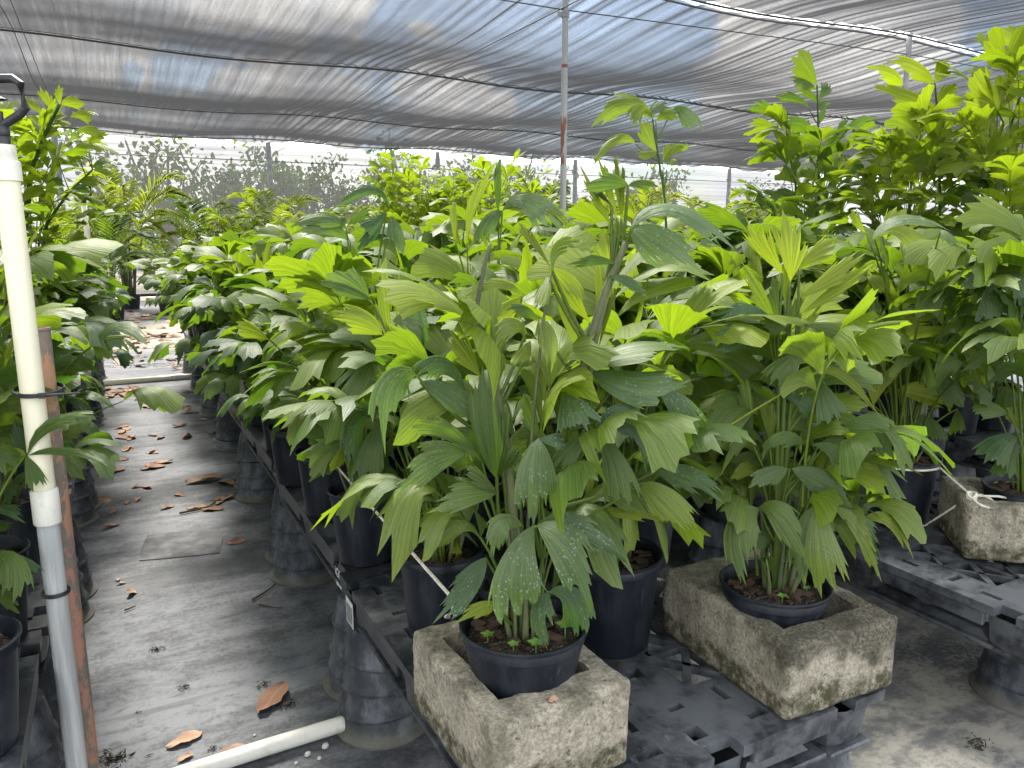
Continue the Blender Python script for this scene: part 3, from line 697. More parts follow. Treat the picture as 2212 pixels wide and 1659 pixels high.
# ------------------------------------------------------------------ pallets on upturned pots
PW, PL, ZT = .95, 1.205, .48
def pallet_meshes():
    out = []
    nx, ny = 48, 60; xs = np.linspace(0, PW, nx+1); ys = np.linspace(0, PL, ny+1); mk = np.ones((nx,ny), bool)
    zones = [(7,20,11,27),(28,41,11,27),(7,20,33,49),(28,41,33,49)]
    for (a,b,c,d) in zones: mk[a:b,c:d] = False
    for (i,j,w,h) in [(3,3,3,1),(9,2,1,3),(15,3,3,1),(22,3,2,2),(30,3,3,1),(38,2,1,3),(43,3,3,1),(3,8,1,3),(3,15,3,1),(3,21,1,3),(3,29,3,2),(3,36,1,3),(3,43,3,1),(3,50,1,3),(3,56,3,1),(9,55,1,3),(15,56,3,1),(22,56,3,1),(30,56,3,1),(38,55,1,3),(43,56,3,1),(43,8,1,3),(43,15,3,1),(43,21,1,3),(43,29,3,2),(43,36,1,3),(43,43,3,1),(43,50,1,3),(23,8,2,1),(23,15,2,2),(23,22,2,1),(22,29,4,2),(23,38,2,1),(23,46,2,2),(10,30,3,1),(15,29,1,3),(32,30,3,1),(37,29,1,3),(11,8,3,1),(34,8,3,1),(11,52,3,1),(34,52,3,1),(17,7,1,3),(30,7,1,3)]:
        mk[i:i+w, j:j+h] = False
    mk[0:2,4:7] = False; mk[-2:,4:7] = False; mk[0:2,-7:-4] = False; mk[-2:,-7:-4] = False
    mk[5:8,0:2] = False; mk[-8:-5,0:2] = False; mk[22:26,0:2] = False
    m = MB(); m.slab(xs, ys, mk, ZT-.026, ZT, 1)
    def strut(p, q, w=.013):
        p, q = np.array(p), np.array(q); d = nrm(q-p); s = np.array([-d[1], d[0]])*w/2
        v = [(*(p+s),ZT-.022),(*(p-s),ZT-.022),(*(q-s),ZT-.022),(*(q+s),ZT-.022),(*(p+s),ZT-.003),(*(p-s),ZT-.003),(*(q-s),ZT-.003),(*(q+s),ZT-.003)]
        m.add(v, [(3,2,1,0),(4,5,6,7),(0,1,5,4),(1,2,6,5),(2,3,7,6),(3,0,4,7)])
    for (a,b,c,d) in zones:
        x0,x1,y0,y1 = xs[a],xs[b],ys[c],ys[d]; cx,cy = (x0+x1)/2,(y0+y1)/2
        for p in ((x0,y0),(x1,y0),(x0,y1),(x1,y1),(cx,y0),(cx,y1),(x0,cy),(x1,cy)): strut((cx,cy), p, .02)
        for p,q in (((cx,y0),(x0,cy)),((cx,y0),(x1,cy)),((cx,y1),(x0,cy)),((cx,y1),(x1,cy))): strut(p, q)
        v = MB(); m.lathe([(.0,ZT-.002),(.03,ZT-.002),(.03,ZT-.022)], 12, (cx,cy))
    # skirts between the feet
    e = .018
    for (a,b) in ((.17,.53),(.68,1.04)):
        m.box(.004,e,a,b,ZT-.07,ZT-.027,.003); m.box(PW-e,PW-.004,a,b,ZT-.07,ZT-.027,.003)
    for (a,b) in ((.17,.40),(.55,.78)):
        m.box(a,b,.004,e,ZT-.06,ZT-.027,.003); m.box(a,b,PL-e,PL-.004,ZT-.06,ZT-.027,.003)
    out.append(('deck', m.mesh('deck', 'pallet')))
    z0 = ZT-.14
    for fx in (.085, PW/2, PW-.085):
        for fy in (.095, PL/2, PL-.095):
            f = MB(); w, l = .075, .085
            f.lathe([(.0,z0+.014),(.066,z0+.014),(.074,z0+.03),(.078,z0+.075),(.084,ZT-.0262)], 16, (0,0))
            v = f.v[0]; ang = np.arctan2(v[:,1], v[:,0]); k = np.minimum(1.18, 1/np.maximum(np.abs(np.cos(ang)), np.abs(np.sin(ang)))); v[:,0] *= k*.95; v[:,1] *= k*1.02
            f.v[0] = v+np.array([fx,fy,0]); out.append(('foot', f.mesh('foot', 'pallet', True, autos=40)))
    def skid(x0,x1,y0,y1):
        b = MB(); ax = 0 if x1-x0 > y1-y0 else 1
        b.box(x0,x1,y0,y1,z0,z0+.0135,.004)
        if ax == 1:
            xm = (x0+x1)/2
            v = [(xm-.04,.17,z0+.0130),(xm+.04,.17,z0+.0130),(xm-.04,1.04,z0+.0130),(xm+.04,1.04,z0+.0130),(xm-.028,.2,z0+.034),(xm+.028,.2,z0+.034),(xm-.028,1.01,z0+.034),(xm+.028,1.01,z0+.034)]
            b.add(v, [(4,5,7,6),(0,1,5,4),(2,6,7,3),(0,4,6,2),(1,3,7,5)])
        else:
            ym = (y0+y1)/2
            v = [(x0+.03,ym-.04,z0+.0130),(x1-.03,ym-.04,z0+.0130),(x0+.03,ym+.04,z0+.0130),(x1-.03,ym+.04,z0+.0130),(x0+.05,ym-.028,z0+.034),(x1-.05,ym-.028,z0+.034),(x0+.05,ym+.028,z0+.034),(x1-.05,ym+.028,z0+.034)]
            b.add(v, [(4,5,7,6),(0,1,5,4),(2,6,7,3),(0,4,6,2),(1,3,7,5)])
        out.append(('skid', b.mesh('skid', 'pallet')))
    for x in (.02, PW/2-.065, PW-.15): skid(x, x+.13, .01, PL-.01)
    for y in (.02, PL-.16): skid(.151, PW/2-.066, y, y+.14); skid(PW/2+.066, PW-.151, y, y+.14)
    return out
PM = pallet_meshes()
def stack_meshes():
    out = []; zz = [0, .07, .145, .225, .3345]; rg = np.random.default_rng(8)
    rr = lambda z: .137-.125*z
    for k in range(4):
        z, z1 = zz[k], zz[k+1]; f = .019 if k == 0 else .009+.004*rg.random()
        prof = [(rr(z)+f-.001, z), (rr(z)+f, z+.007), (rr(z)+f*.55, z+.012), (rr(z)+.002, z+.018), (rr(z)-.001, z+.04), (rr(z1)-.0015, z1-.002)]
        if k == 3: prof += [(rr(z1)-.012, z1-.0012), (.0, z1)]
        m = MB(); m.lathe(prof, 32, wob=.012); v = m.v[0]; a = np.arctan2(v[:,1], v[:,0])
        v[:,2] += np.where((v[:,2] > z-.001) & (v[:,2] < z+.02) & (k > 0), .006*np.sin(a+k*1.9)+.002*np.sin(3*a+k), 0)
        out.append(('upturned_pot', m.mesh('upturned_pot', 'stack', True, autos=45)))
    return out
SM = stack_meshes()
ORD = ['first','second','third','fourth','fifth','sixth','seventh','eighth','ninth','tenth','eleventh','twelfth','thirteenth','fourteenth','fifteenth','sixteenth','seventeenth','eighteenth','nineteenth','twentieth']
def stack(x, y, label, rz=0):
    t = thing('pot_stack', label, 'pot stack', (x,y,0), rz, 'upturned pot stacks under the pallets')
    for n, me in SM: link(n, me, t)
    t.scale = (1,1,(ZT-.1405)/.3345)
BENCH = []
def pallet(x, y, label, dz=0):
    t = thing('plastic_pallet', label, 'pallet', (x,y,dz), 0, 'black plastic pallets used as benches')
    for n, me in PM: link(n, me, t)
    return t
def bench(name, x0, drift, y0, n, left=True, first=None):
    for i in range(n):
        y = y0+i*(PL+.012); x = x0+drift*(y-1)
        lab = first if (first and i == 0) else f'black plastic pallet, {ORD[i]} from the front along the {name}'
        pallet(x, y, lab)
        for (dx, side) in ((.1,'left'),(PW-.1,'right')):
            for (dy, e) in ((.13,'near'),(PL-.09,'far')):
                if name == 'right bench' and i == 0 and side == 'left' and e == 'near':
                    stack(2.6, 1.27, 'upturned pot stack cut by the right edge of the picture, under the right bench', .4); continue
                if name.startswith('left') and side == 'left': continue
                if name.startswith('right') and side == 'right' and i > 2: continue
                stack(x+dx+(.0 if side=='left' else 0), y+dy, f'upturned pot stack under the {e} {side} corner of pallet {ORD[i]} in the {name}', i*1.3+dx)
bench('middle bench', .555, .019, 1.02, 7, first='black slotted plastic pallet in front carrying both near concrete blocks')
bench('right bench', 2.13, .01, 1.0, 7)
bench('left bench', -1.19, .01, 1.04, 7)
bench('outer right bench', 3.85, .01, 1.3, 6)

# little printed marks on the second pallet's near corner and the front pallet's far corner
def text(body, size, loc, rot, mat, parent, name):
    cu = bpy.data.curves.new(name, 'FONT'); cu.body = body; cu.size = size; cu.align_x = 'CENTER'; cu.align_y = 'CENTER'; cu.materials.append(M[mat]); cu.extrude = .0004
    o = bpy.data.objects.new(name, cu); me = bpy.data.meshes.new_from_object(o); bpy.data.objects.remove(o); me.name = name
    o = link(name, me, parent, loc); o.rotation_euler = rot
    return o
pals = [o for o in COL.objects if o.name.startswith('plastic_pallet')]
text('iGPS', .045, (.0015,.095,ZT-.055), (R(90),0,R(-90)), 'white_print', pals[1], 'printed_logo')
text('igps.net', .02, (.0015,.095,ZT-.09), (R(90),0,R(-90)), 'white_print', pals[1], 'printed_line')
m = MB(); m.box(-.0005,.001,PL-.14,PL-.07,ZT-.125,ZT-.045); lb = m.build('paper_label', 'label_paper', pals[0])
m = MB()
for i in range(11):
    y = PL-.134+i*.0055; m.box(-.0009,-.0004,y,y+.0028-.001*(i%2),ZT-.12,ZT-.06)
m.build('barcode_bars', 'dark_print', lb)

# ------------------------------------------------------------------ concrete blocks
def block_mesh(w, l, h, cav, seed):
    rg = random.Random(seed); nx, ny, nz = int(w/.0115), int(l/.0115), int(h/.0115)
    xs = np.linspace(-w/2, w/2, nx+1); ys = np.linspace(-l/2, l/2, ny+1); mk = np.ones((nx,ny), bool)
    xc, yc = (xs[:-1]+xs[1:])/2, (ys[:-1]+ys[1:])/2
    for (a,b,c,d) in cav: mk[np.ix_((xc>a)&(xc<b), (yc>c)&(yc<d))] = False
    m = MB(); m.slab(xs, ys, mk, 0, h, nz); v = m.v[0]
    ctr = np.array([0,0,h/2]); hw = np.array([w/2,l/2,h/2]); r = .011
    q = v-ctr; inn = np.clip(q, -(hw-r), hw-r); d = q-inn; ln = np.linalg.norm(d, axis=1)
    s = ln > r; d[s] *= (r/ln[s])[:,None]; v = ctr+inn+d
    for i in range(len(v)):
        p = Vector(v[i]+seed*3.1); n1 = mnoise.noise_vector(p*55)*.0022+mnoise.noise_vector(p*14)*.004+mnoise.noise_vector(p*130)*.0012
        v[i] += np.array(n1)*(1, 1, 1 if v[i][2] > .02 else .1)
    m.v[0] = v; return m.mesh('block_body', 'concrete', True, autos=55)
def block(x, y, rz, w, l, h, cav, seed, label, z=ZT):
    o = link('concrete_block', block_mesh(w, l, h, cav, seed), None, (x,y,z+.003)); o.rotation_euler = (0,0,rz)
    return tag(o, label, 'concrete block', 'concrete blocks standing on the pallets')
CAV2 = lambda w,l: [(-w/2+.042,w/2-.042,-l/2+.05,-.018+.03),(-w/2+.042,w/2-.042,.06,l/2-.035)]
block(.672, 1.275, R(1.5), .30, .39, .18, [(-.102,.102,-.122,.135)], 1, 'sunlit hollow concrete block at the front with mossy left side, holding the front palm')
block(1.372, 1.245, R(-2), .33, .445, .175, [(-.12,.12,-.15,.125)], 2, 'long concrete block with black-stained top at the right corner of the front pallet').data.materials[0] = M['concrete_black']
block(2.64, 1.355, R(48.7), .31, .44, .19, [(-.11,.11,-.16,.15)], 3, 'concrete block with roped corner and mossy foot on the right bench')
block(.81, 4.96, R(3), .30, .39, .19, [(-.102,.102,-.13,.13)], 4, 'brown concrete block halfway along the aisle edge of the middle bench')
block(.87, 9.05, R(-3), .30, .39, .19, [(-.102,.102,-.13,.13)], 5, 'concrete block at the far end of the middle bench')
block(-.42, 4.05, R(2), .26, .39, .19, [(-.09,.09,-.13,.13)], 6, 'narrow pale concrete block at the aisle edge of the left bench')

# ------------------------------------------------------------------ pots
def pot_meshes(rt, rb, h, ribs=0, fill=.88, seed=0):
    rg = np.random.default_rng(seed); m = MB()
    prof = [(.0,.002),(rb*.9,.0),(rb,.006),(rb+(rt-rb)*.5,h*.5),(rt-.004,h-.034),(rt-.003,h-.03),(rt,h-.028),(rt,h-.012),(rt-.001,h-.01),(rt+.006,h-.008),(rt+.007,h-.002),(rt+.004,h),(rt-.001,h-.002),(rt-.006,h-.03),(rt-.012,h*fill-.01)]
    m.lathe(prof, 40, wob=.008)
    if ribs:
        v = m.v[0]; a = np.arctan2(v[:,1], v[:,0]); q = (v[:,2]>.01)&(v[:,2]<h-.04)
        s = 1-.022*(np.cos(a*ribs)>.3)*q; v[:,0] *= s; v[:,1] *= s
    pm = m.mesh('pot', 'pot', True, autos=40)
    s = MB(); zs = h*fill; rs = rt-.011; g = 22; V = [(0,0,zs+.006)]; Fc = []
    for i in range(1, 7):
        for j in range(g):
            a = 6.2832*j/g; r = rs*i/6; V.append((r*math.cos(a), r*math.sin(a), zs+(rg.uniform(-.005,.007) if i<6 else -.004)))
    for j in range(g): Fc.append((0, 1+j, 1+(j+1)%g))
    for i in range(5):
        for j in range(g): k = (j+1)%g; Fc.append((1+i*g+j, 1+(i+1)*g+j, 1+(i+1)*g+k, 1+i*g+k))
    s.add(V, Fc); sm = s.mesh('soil', 'soil', True)
    c = MB()
    for i in range(46):
        a = rg.uniform(0,6.28); r = rs*.95*math.sqrt(rg.random()); l = rg.uniform(.006,.02); w = l*rg.uniform(.35,.7); ro = rg.uniform(0,3.14); ti = rg.uniform(-.4,.4)
        d = np.array([math.cos(ro), math.sin(ro), ti]); p = np.array([-math.sin(ro), math.cos(ro), rg.uniform(-.3,.3)]); ctr = np.array([r*math.cos(a), r*math.sin(a), zs+.006]); up = np.array([0,0,.003])
        if r+l > rs: continue
        q = [ctr+d*l*x+p*w*y+up*z for z in (-1,1) for (x,y) in ((-1,-.6),(.8,-1),(1,.7),(-.7,1))]
        c.add(q, [(3,2,1,0),(4,5,6,7),(0,1,5,4),(1,2,6,5),(2,3,7,6),(3,0,4,7)])
    cm = c.mesh('bark_chips', 'chip')
    return pm, sm, cm, zs
POT_S = pot_meshes(.122,.088,.215,0,.9,1)           # squat pots sitting in blocks
POT_T = pot_meshes(.108,.086,.24,0,.87,2)           # tall smooth
POT_R = pot_meshes(.106,.084,.245,16,.87,3)         # tall ribbed
POT_B = pot_meshes(.122,.1,.245,0,.9,4)
POT_XL = pot_meshes(.21,.17,.3,0,.9,5)
def pot_on(t, P, z=0.0, s=1.0):
    pm, sm, cm, zs = P
    a = link('pot', pm, t, (0,0,z)); b = link('soil', sm, t, (0,0,z)); c = link('bark_chips', cm, b)
    for q in (a, b): q.scale = (s,)*3
    return z+zs*s

# ------------------------------------------------------------------ traced palms
CR = {'K8':(691.2,518.4,.3646),'K6':(691.2,1082.9,.3472),'KR':(1440,460.8,.3490),'KU':(1440,0,.3490),'K2':(691.2,0,.3646),'KM':(1094.4,288,.2604),'KN':(1094.4,806.4,.2778),'KL':(345.6,403.2,.2430),'K7':(1382.4,979.2,.4096),'K15':(0,172.8,.2083),'K4':(0,518.4,.3472),'K5':(0,1082.9,.3472)}
def traced(table, g0, root, soil, seed, tall_res=(9,21), axis=None):
    """each row: crop  base  mid  tip  width  [offsets base,mid,tip (m nearer/farther)]  tint  [spot] [sick] [kind]"""
    rg = np.random.default_rng(seed); groups = {}
    for row in table.strip().split('\n'):
        w = row.split()
        if not w: continue
        ox, oy, s = CR[w[0]]; px = [tuple(float(q) for q in x.split(',')) for x in w[1:4]]; W = float(w[4])
        opt = dict(x.split('=') for x in w[5:])
        tint = float(opt.get('t', .25)); tint *= .6 if tint < .5 else 1; spot = float(opt.get('s', .0)); sick = float(opt.get('k', 0)); up = px[2][1] < px[0][1]-.4*abs(px[2][0]-px[0][0])
        off = [float(q) for q in opt['o'].split(',')] if 'o' in opt else ([0,.0,.02] if up else [0,-.035,-.06])
        ga = float(opt.get('g', g0))
        P = [at_g(ox+p[0]*s, oy+p[1]*s, ga+o) for p, o in zip(px, off)]
        depth = (P[1]-CAM)@FWD; Wm = W*s*depth/F
        key = (w[0], round(px[0][0]*s/18), round(px[0][1]*s/18), opt.get('n','0'))
        groups.setdefault(key, []).append((P, Wm, tint, spot, sick, opt, up))
    fr = []
    for key, items in groups.items():
        L = Leaves(); B = np.mean([it[0][0] for it in items], axis=0)
        for (P, Wm, tint, spot, sick, opt, up) in items:
            tocam = nrm(CAM-P[1]); face = min(.95, float(opt.get('f', .7 if not up else .95))*1.15)
            nh = nrm(tocam*face+UP*(1-face)*1.2+rg.normal(size=3)*.16)
            dh = (P[2]-P[0]); kind = opt.get('y', 'wide' if Wm > .42*np.linalg.norm(dh) and not up else ('fan' if up else 'strap'))
            asy = float(opt.get('a', rg.uniform(-.6,.6)))
            L.leaflet(P[0], P[1], P[2], nh, Wm*(1.3 if Wm < .11 else 1.15), tint, spot, sick, rg, tall_res, asy, rg.uniform(.12,.45), .07, {'fan': rg.uniform(.22,.42), 'wide': rg.uniform(.06,.2), 'strap': rg.uniform(.28,.46)}[kind], kind, rg.uniform(-.2,.2), .008, 0, 8, .0035 if up else .0015)
        # petiole down to the pot
        a = rg.uniform(0,6.28); s0 = np.array(soil)+np.array([math.cos(a), math.sin(a), 0])*rg.uniform(.01,.05)
        if axis is not None:
            d = np.linalg.norm(axis-(B-UP*.12), axis=1); q = axis[int(d.argmin())]
            if .012 < np.linalg.norm(B-q) < .6: L.stem(bez(q, (q+B)/2-UP*.02, B, 6), .004, .0025, .25, 5)
        elif B[2] > soil[2]+.03:
            mid = s0*.62+B*.38; mid[2] = s0[2]+(B[2]-s0[2])*.72
            L.stem(bez(s0, mid, B, 14), .005 if B[2]-s0[2] > .5 else .004, .0024, .3, 6)
        fr.append(L)
    for L in fr: link('frond', L.mesh('frond', 'leaf', root.location), root)
    return fr
def canes_at(t, soil_z, n, h0, h1, seed, rr=.05, r0=.006):
    rg = np.random.default_rng(seed); m = MB()
    for i in range(n):
        a = rg.uniform(0,6.28); b = np.array([math.cos(a),math.sin(a),0])*rr*math.sqrt(rg.random())+UP*(soil_z-.01); tp = b*[1.9,1.9,1]+UP*rg.uniform(h0,h1)
        m.tube(bez(b, (b+tp)/2+rg.normal(size=3)*.006, tp, 6), np.linspace(r0*rg.uniform(.7,1.4), r0*.25, 6), 7)
    return m.build('canes', 'cane', t, True)
def sprouts(t, z, pts):
    for (x, y, s) in pts:
        m = MB()
        for q in range(5):
            a = q*1.257; c = np.array([x,y,z+.016*s]); e = c+np.array([math.cos(a),math.sin(a),.12])*.012*s; p = np.array([-math.sin(a),math.cos(a),0])*.0045*s
            mid = (c+e)/2; m.add([c, mid+p, e, mid-p+UP*.001], [(0,1,2,3)])
        m.tube([(x,y,z-.004),(x,y,z+.016*s)], .0012, 5)
        m.build('weed_seedling', 'sprout', t)

def generic_fronds(t, seed, soil_z, height, spread, nfr, size, tint, spot, droop, res_hi=True, skip_near=False, nspear=1):
    """own fronds for a plant near the lens, each a part"""
    cn, fr = fishtail(seed, height, spread, nfr, size, tint, spot, droop, nspear=nspear)
    for L in fr:
        c = L.v[1].mean(axis=0) if len(L.v) > 1 else L.v[0].mean(axis=0)
        if skip_near and (c[:2]@(-FH[:2])) > .02: continue
        o = link('frond', L.mesh('frond', 'leaf'), t, (0,0,soil_z))

front = thing('potted_fishtail_palm', 'large fishtail palm in the front concrete block, its broad spotted leaves hanging over the pot', 'potted palm', (.675,1.24,.535), 0, 'potted fishtail palms')
sz = pot_on(front, POT_S); canes_at(front, sz, 11, .1, .3, 3, .04); sprouts(front, sz, [(-.02,-.085,1.5),(.06,-.06,1.8),(-.085,-.01,1.3),(-.055,-.06,1.1)])
G1 = .675*FH[0]+1.24*FH[1]; S1 = (.675,1.24,.535+sz)
def line_k8(pts): 
    P = [np.array(S1)]+[at_g(691.2+x*.3646, 518.4+y*.3646, G1) for x,y in pts]; tt = np.linspace(0,1,40); xi = np.linspace(0,1,len(P)); return np.stack([np.interp(tt, xi, np.array(P)[:,q]) for q in range(3)],-1)
AX1 = np.concatenate([line_k8([(1545,850),(1600,600),(1680,330),(1815,10)]), line_k8([(1104,1195),(1050,930),(985,640),(915,370)]), line_k8([(880,900),(905,560),(975,150)])])
traced('''
K8 1590,760 1880,650 2205,665 235 o=0,-.03,-.05 t=.36 s=.25 f=.5
K8 1605,772 1900,862 2205,830 215 o=0,-.05,-.06 t=.27 s=.7
K8 1990,870 2110,960 2225,1150 165 o=-.02,-.03,-.05 t=.18 s=1
KN 470,95 525,280 590,470 335 o=-.02,-.09,-.11 t=.16 s=.9 f=.8 y=wide
KN 820,130 925,260 990,415 190 o=0,-.04,-.05 t=.6 s=.1
KN 720,465 850,720 915,1040 275 o=-.03,-.06,-.07 t=.34 s=.2 f=.85
KN 690,455 520,570 370,760 190 o=-.03,-.05,-.06 t=.3 s=.15
KN 690,440 940,360 1090,800 210 o=-.03,-.06,-.05 t=.05 s=.9
KN 250,505 238,800 245,1180 265 o=-.06,-.12,-.13 t=.3 s=.7 f=.85 y=strap a=.1
KN 250,510 360,520 465,525 130 o=-.06,-.07,-.05 t=.1 s=1
KN 1160,760 1420,830 1690,1040 200 o=.03,.0,-.02 t=.18 s=.5
KN 1050,850 1230,1010 1440,1240 215 o=.0,-.03,-.04 t=.55 s=.2 f=.75
KN 600,1060 900,1085 1250,1160 85 o=.05,.02,0 t=.85 s=.2 k=.2
K6 1330,150 1235,430 1260,730 345 o=-.09,-.16,-.17 t=.32 s=1 f=.85 y=wide a=.4
K6 1350,150 1570,300 1745,680 240 o=-.09,-.15,-.16 t=.3 s=1 f=.8 a=.3
K6 1340,160 1620,155 1940,370 140 o=-.08,-.11,-.1 t=.12 s=1
K6 1260,150 1120,150 1060,360 125 o=-.08,-.12,-.12 t=.45 s=.8
K6 1030,350 900,530 690,760 145 o=-.04,-.07,-.1 t=.1 s=.7
K6 1095,640 990,680 838,772 95 o=-.08,-.1,-.11 t=.7 s=0
K6 1420,565 1385,710 1452,920 135 o=-.12,-.15,-.16 t=.08 s=.4 f=.85
K6 1425,565 1570,610 1635,840 200 o=-.12,-.14,-.15 t=.07 s=.4 f=.8
K6 1440,560 1500,420 1540,300 130 t=.35 o=-.05,-.05,-.04
K8 1045,1500 840,1490 600,1560 165 o=-.06,-.12,-.14 t=.42 s=.5
K8 1050,1500 960,1430 850,1385 130 o=-.06,-.09,-.1 t=.45 s=.5
K8 865,1265 640,1300 410,1490 185 o=-.02,-.08,-.12 t=.33 s=.45
K8 965,1320 760,1140 530,1095 160 o=-.02,-.05,-.07 t=.33 s=.5
K8 1045,1410 1010,1080 985,740 190 o=-.02,-.04,-.02 t=.3 s=.1 y=strap
K8 1050,1400 1110,1310 1180,1210 140 t=.25 o=-.02,-.06,-.06
K8 1600,490 1480,320 1390,140 175 t=.85 o=.02,.02,.03
K8 1560,740 1500,540 1440,310 105 t=.72
K8 1650,640 1700,440 1750,230 62 t=.75
K8 950,810 860,690 750,560 180 t=.92 s=0 o=0,.02,.03
K8 570,800 440,900 440,1280 200 o=-.01,-.05,-.07 t=.34 s=.3 f=.85
K8 860,880 720,745 590,850 150 o=.02,0,-.02 t=.15 s=.5
K8 590,840 790,940 940,1120 130 o=.0,-.03,-.03 t=.18 s=.4
K8 1200,330 1040,255 830,325 75 t=.6 k=.62 o=.02,0,0
K8 1200,335 1110,420 1010,480 95 t=.85 o=.02,.01,.01
K8 1300,470 1335,590 1325,790 120 t=.5 k=.35 s=.3 o=0,-.03,-.04
K8 1290,480 1200,420 1100,440 70 t=.3 o=0,-.02,-.02
K8 1220,540 1120,510 1010,625 105 t=.5 s=.3 k=.2
K8 1245,600 1200,690 1150,755 80 t=.55 k=.55
K8 1350,210 1320,310 1270,410 80 t=.5 k=.6
KM 380,1150 430,960 610,960 175 t=.5 s=.4 o=0,0,-.02
KM 370,1120 230,900 90,700 110 t=.78
KM 380,1130 500,1240 600,1400 130 t=.75 o=0,0,-.02
KM 850,1090 800,960 740,800 335 t=.85 o=0,0,.02
KM 1035,775 1420,610 1950,980 270 o=-.02,-.02,-.05 t=.32 s=.8 f=.42
KM 1040,785 1260,920 1610,1190 280 o=-.02,-.05,-.06 t=.34 s=.8 f=.6
KM 900,790 740,560 570,280 105 t=.5
KM 920,700 830,430 720,170 120 t=.6
KM 950,720 920,450 880,165 75 t=.55
KM 962,700 958,480 945,250 60 t=.6
KM 1010,430 800,400 610,440 140 o=-.02,-.03,-.04 t=.35
KM 1010,430 1150,425 1290,490 85 o=-.02,-.02,0 t=.45
KM 870,600 780,510 690,440 70 t=.3
KM 900,1080 700,1050 480,1090 80 t=.25 o=-.02,-.04,-.04
KM 850,1180 1020,1230 1190,1330 110 t=.2 s=.4 o=-.02,-.04,-.04
K8 1480,860 1560,960 1500,1010 150 t=.4 k=.25
K8 1320,1200 1240,1060 1180,920 150 t=.35 o=.04,.05,.05
K8 1440,1180 1420,960 1390,770 150 t=.55 o=.05,.05,.06
K8 1630,1000 1660,900 1700,830 110 t=.85
K8 1700,900 1720,820 1740,760 70 t=.8
K8 1300,1420 1380,1330 1480,1250 140 t=.3 o=.03,.02,.02
K8 950,1480 930,1250 870,1020 120 t=.25 o=.04,.05,.05
''', G1, front, S1, 11, axis=AX1)
generic_fronds(front, 61, sz, .62, .22, 10, .19, .3, .5, .8, skip_near=True, nspear=0)
L = Leaves()
for (pts, r) in (([(1104,1195),(1050,930),(985,640),(915,370)], .0085), ([(1545,850),(1600,600),(1680,330),(1815,10)], .0085), ([(1250,1230),(1280,880),(1320,500),(1370,200)], .003), ([(905,560),(930,380),(975,150),(1010,20)], .0045), ([(1590,820),(1630,600),(1700,330)], .006)):
    P = [at_g(691.2+x*.3646, 518.4+y*.3646, G1-.015) for (x,y) in pts]; P = [np.array(S1)] + P if pts[0][1] > 1000 else P
    m = MB(); t_ = np.linspace(0,1,14); PP = np.array(P); xi = np.linspace(0,1,len(PP)); m.tube(np.stack([np.interp(t_, xi, PP[:,q]) for q in range(3)],-1), np.linspace(r*1.15,r*.75,14), 8)
    m.build('spear_stem', 'spear', front, True, front.location)

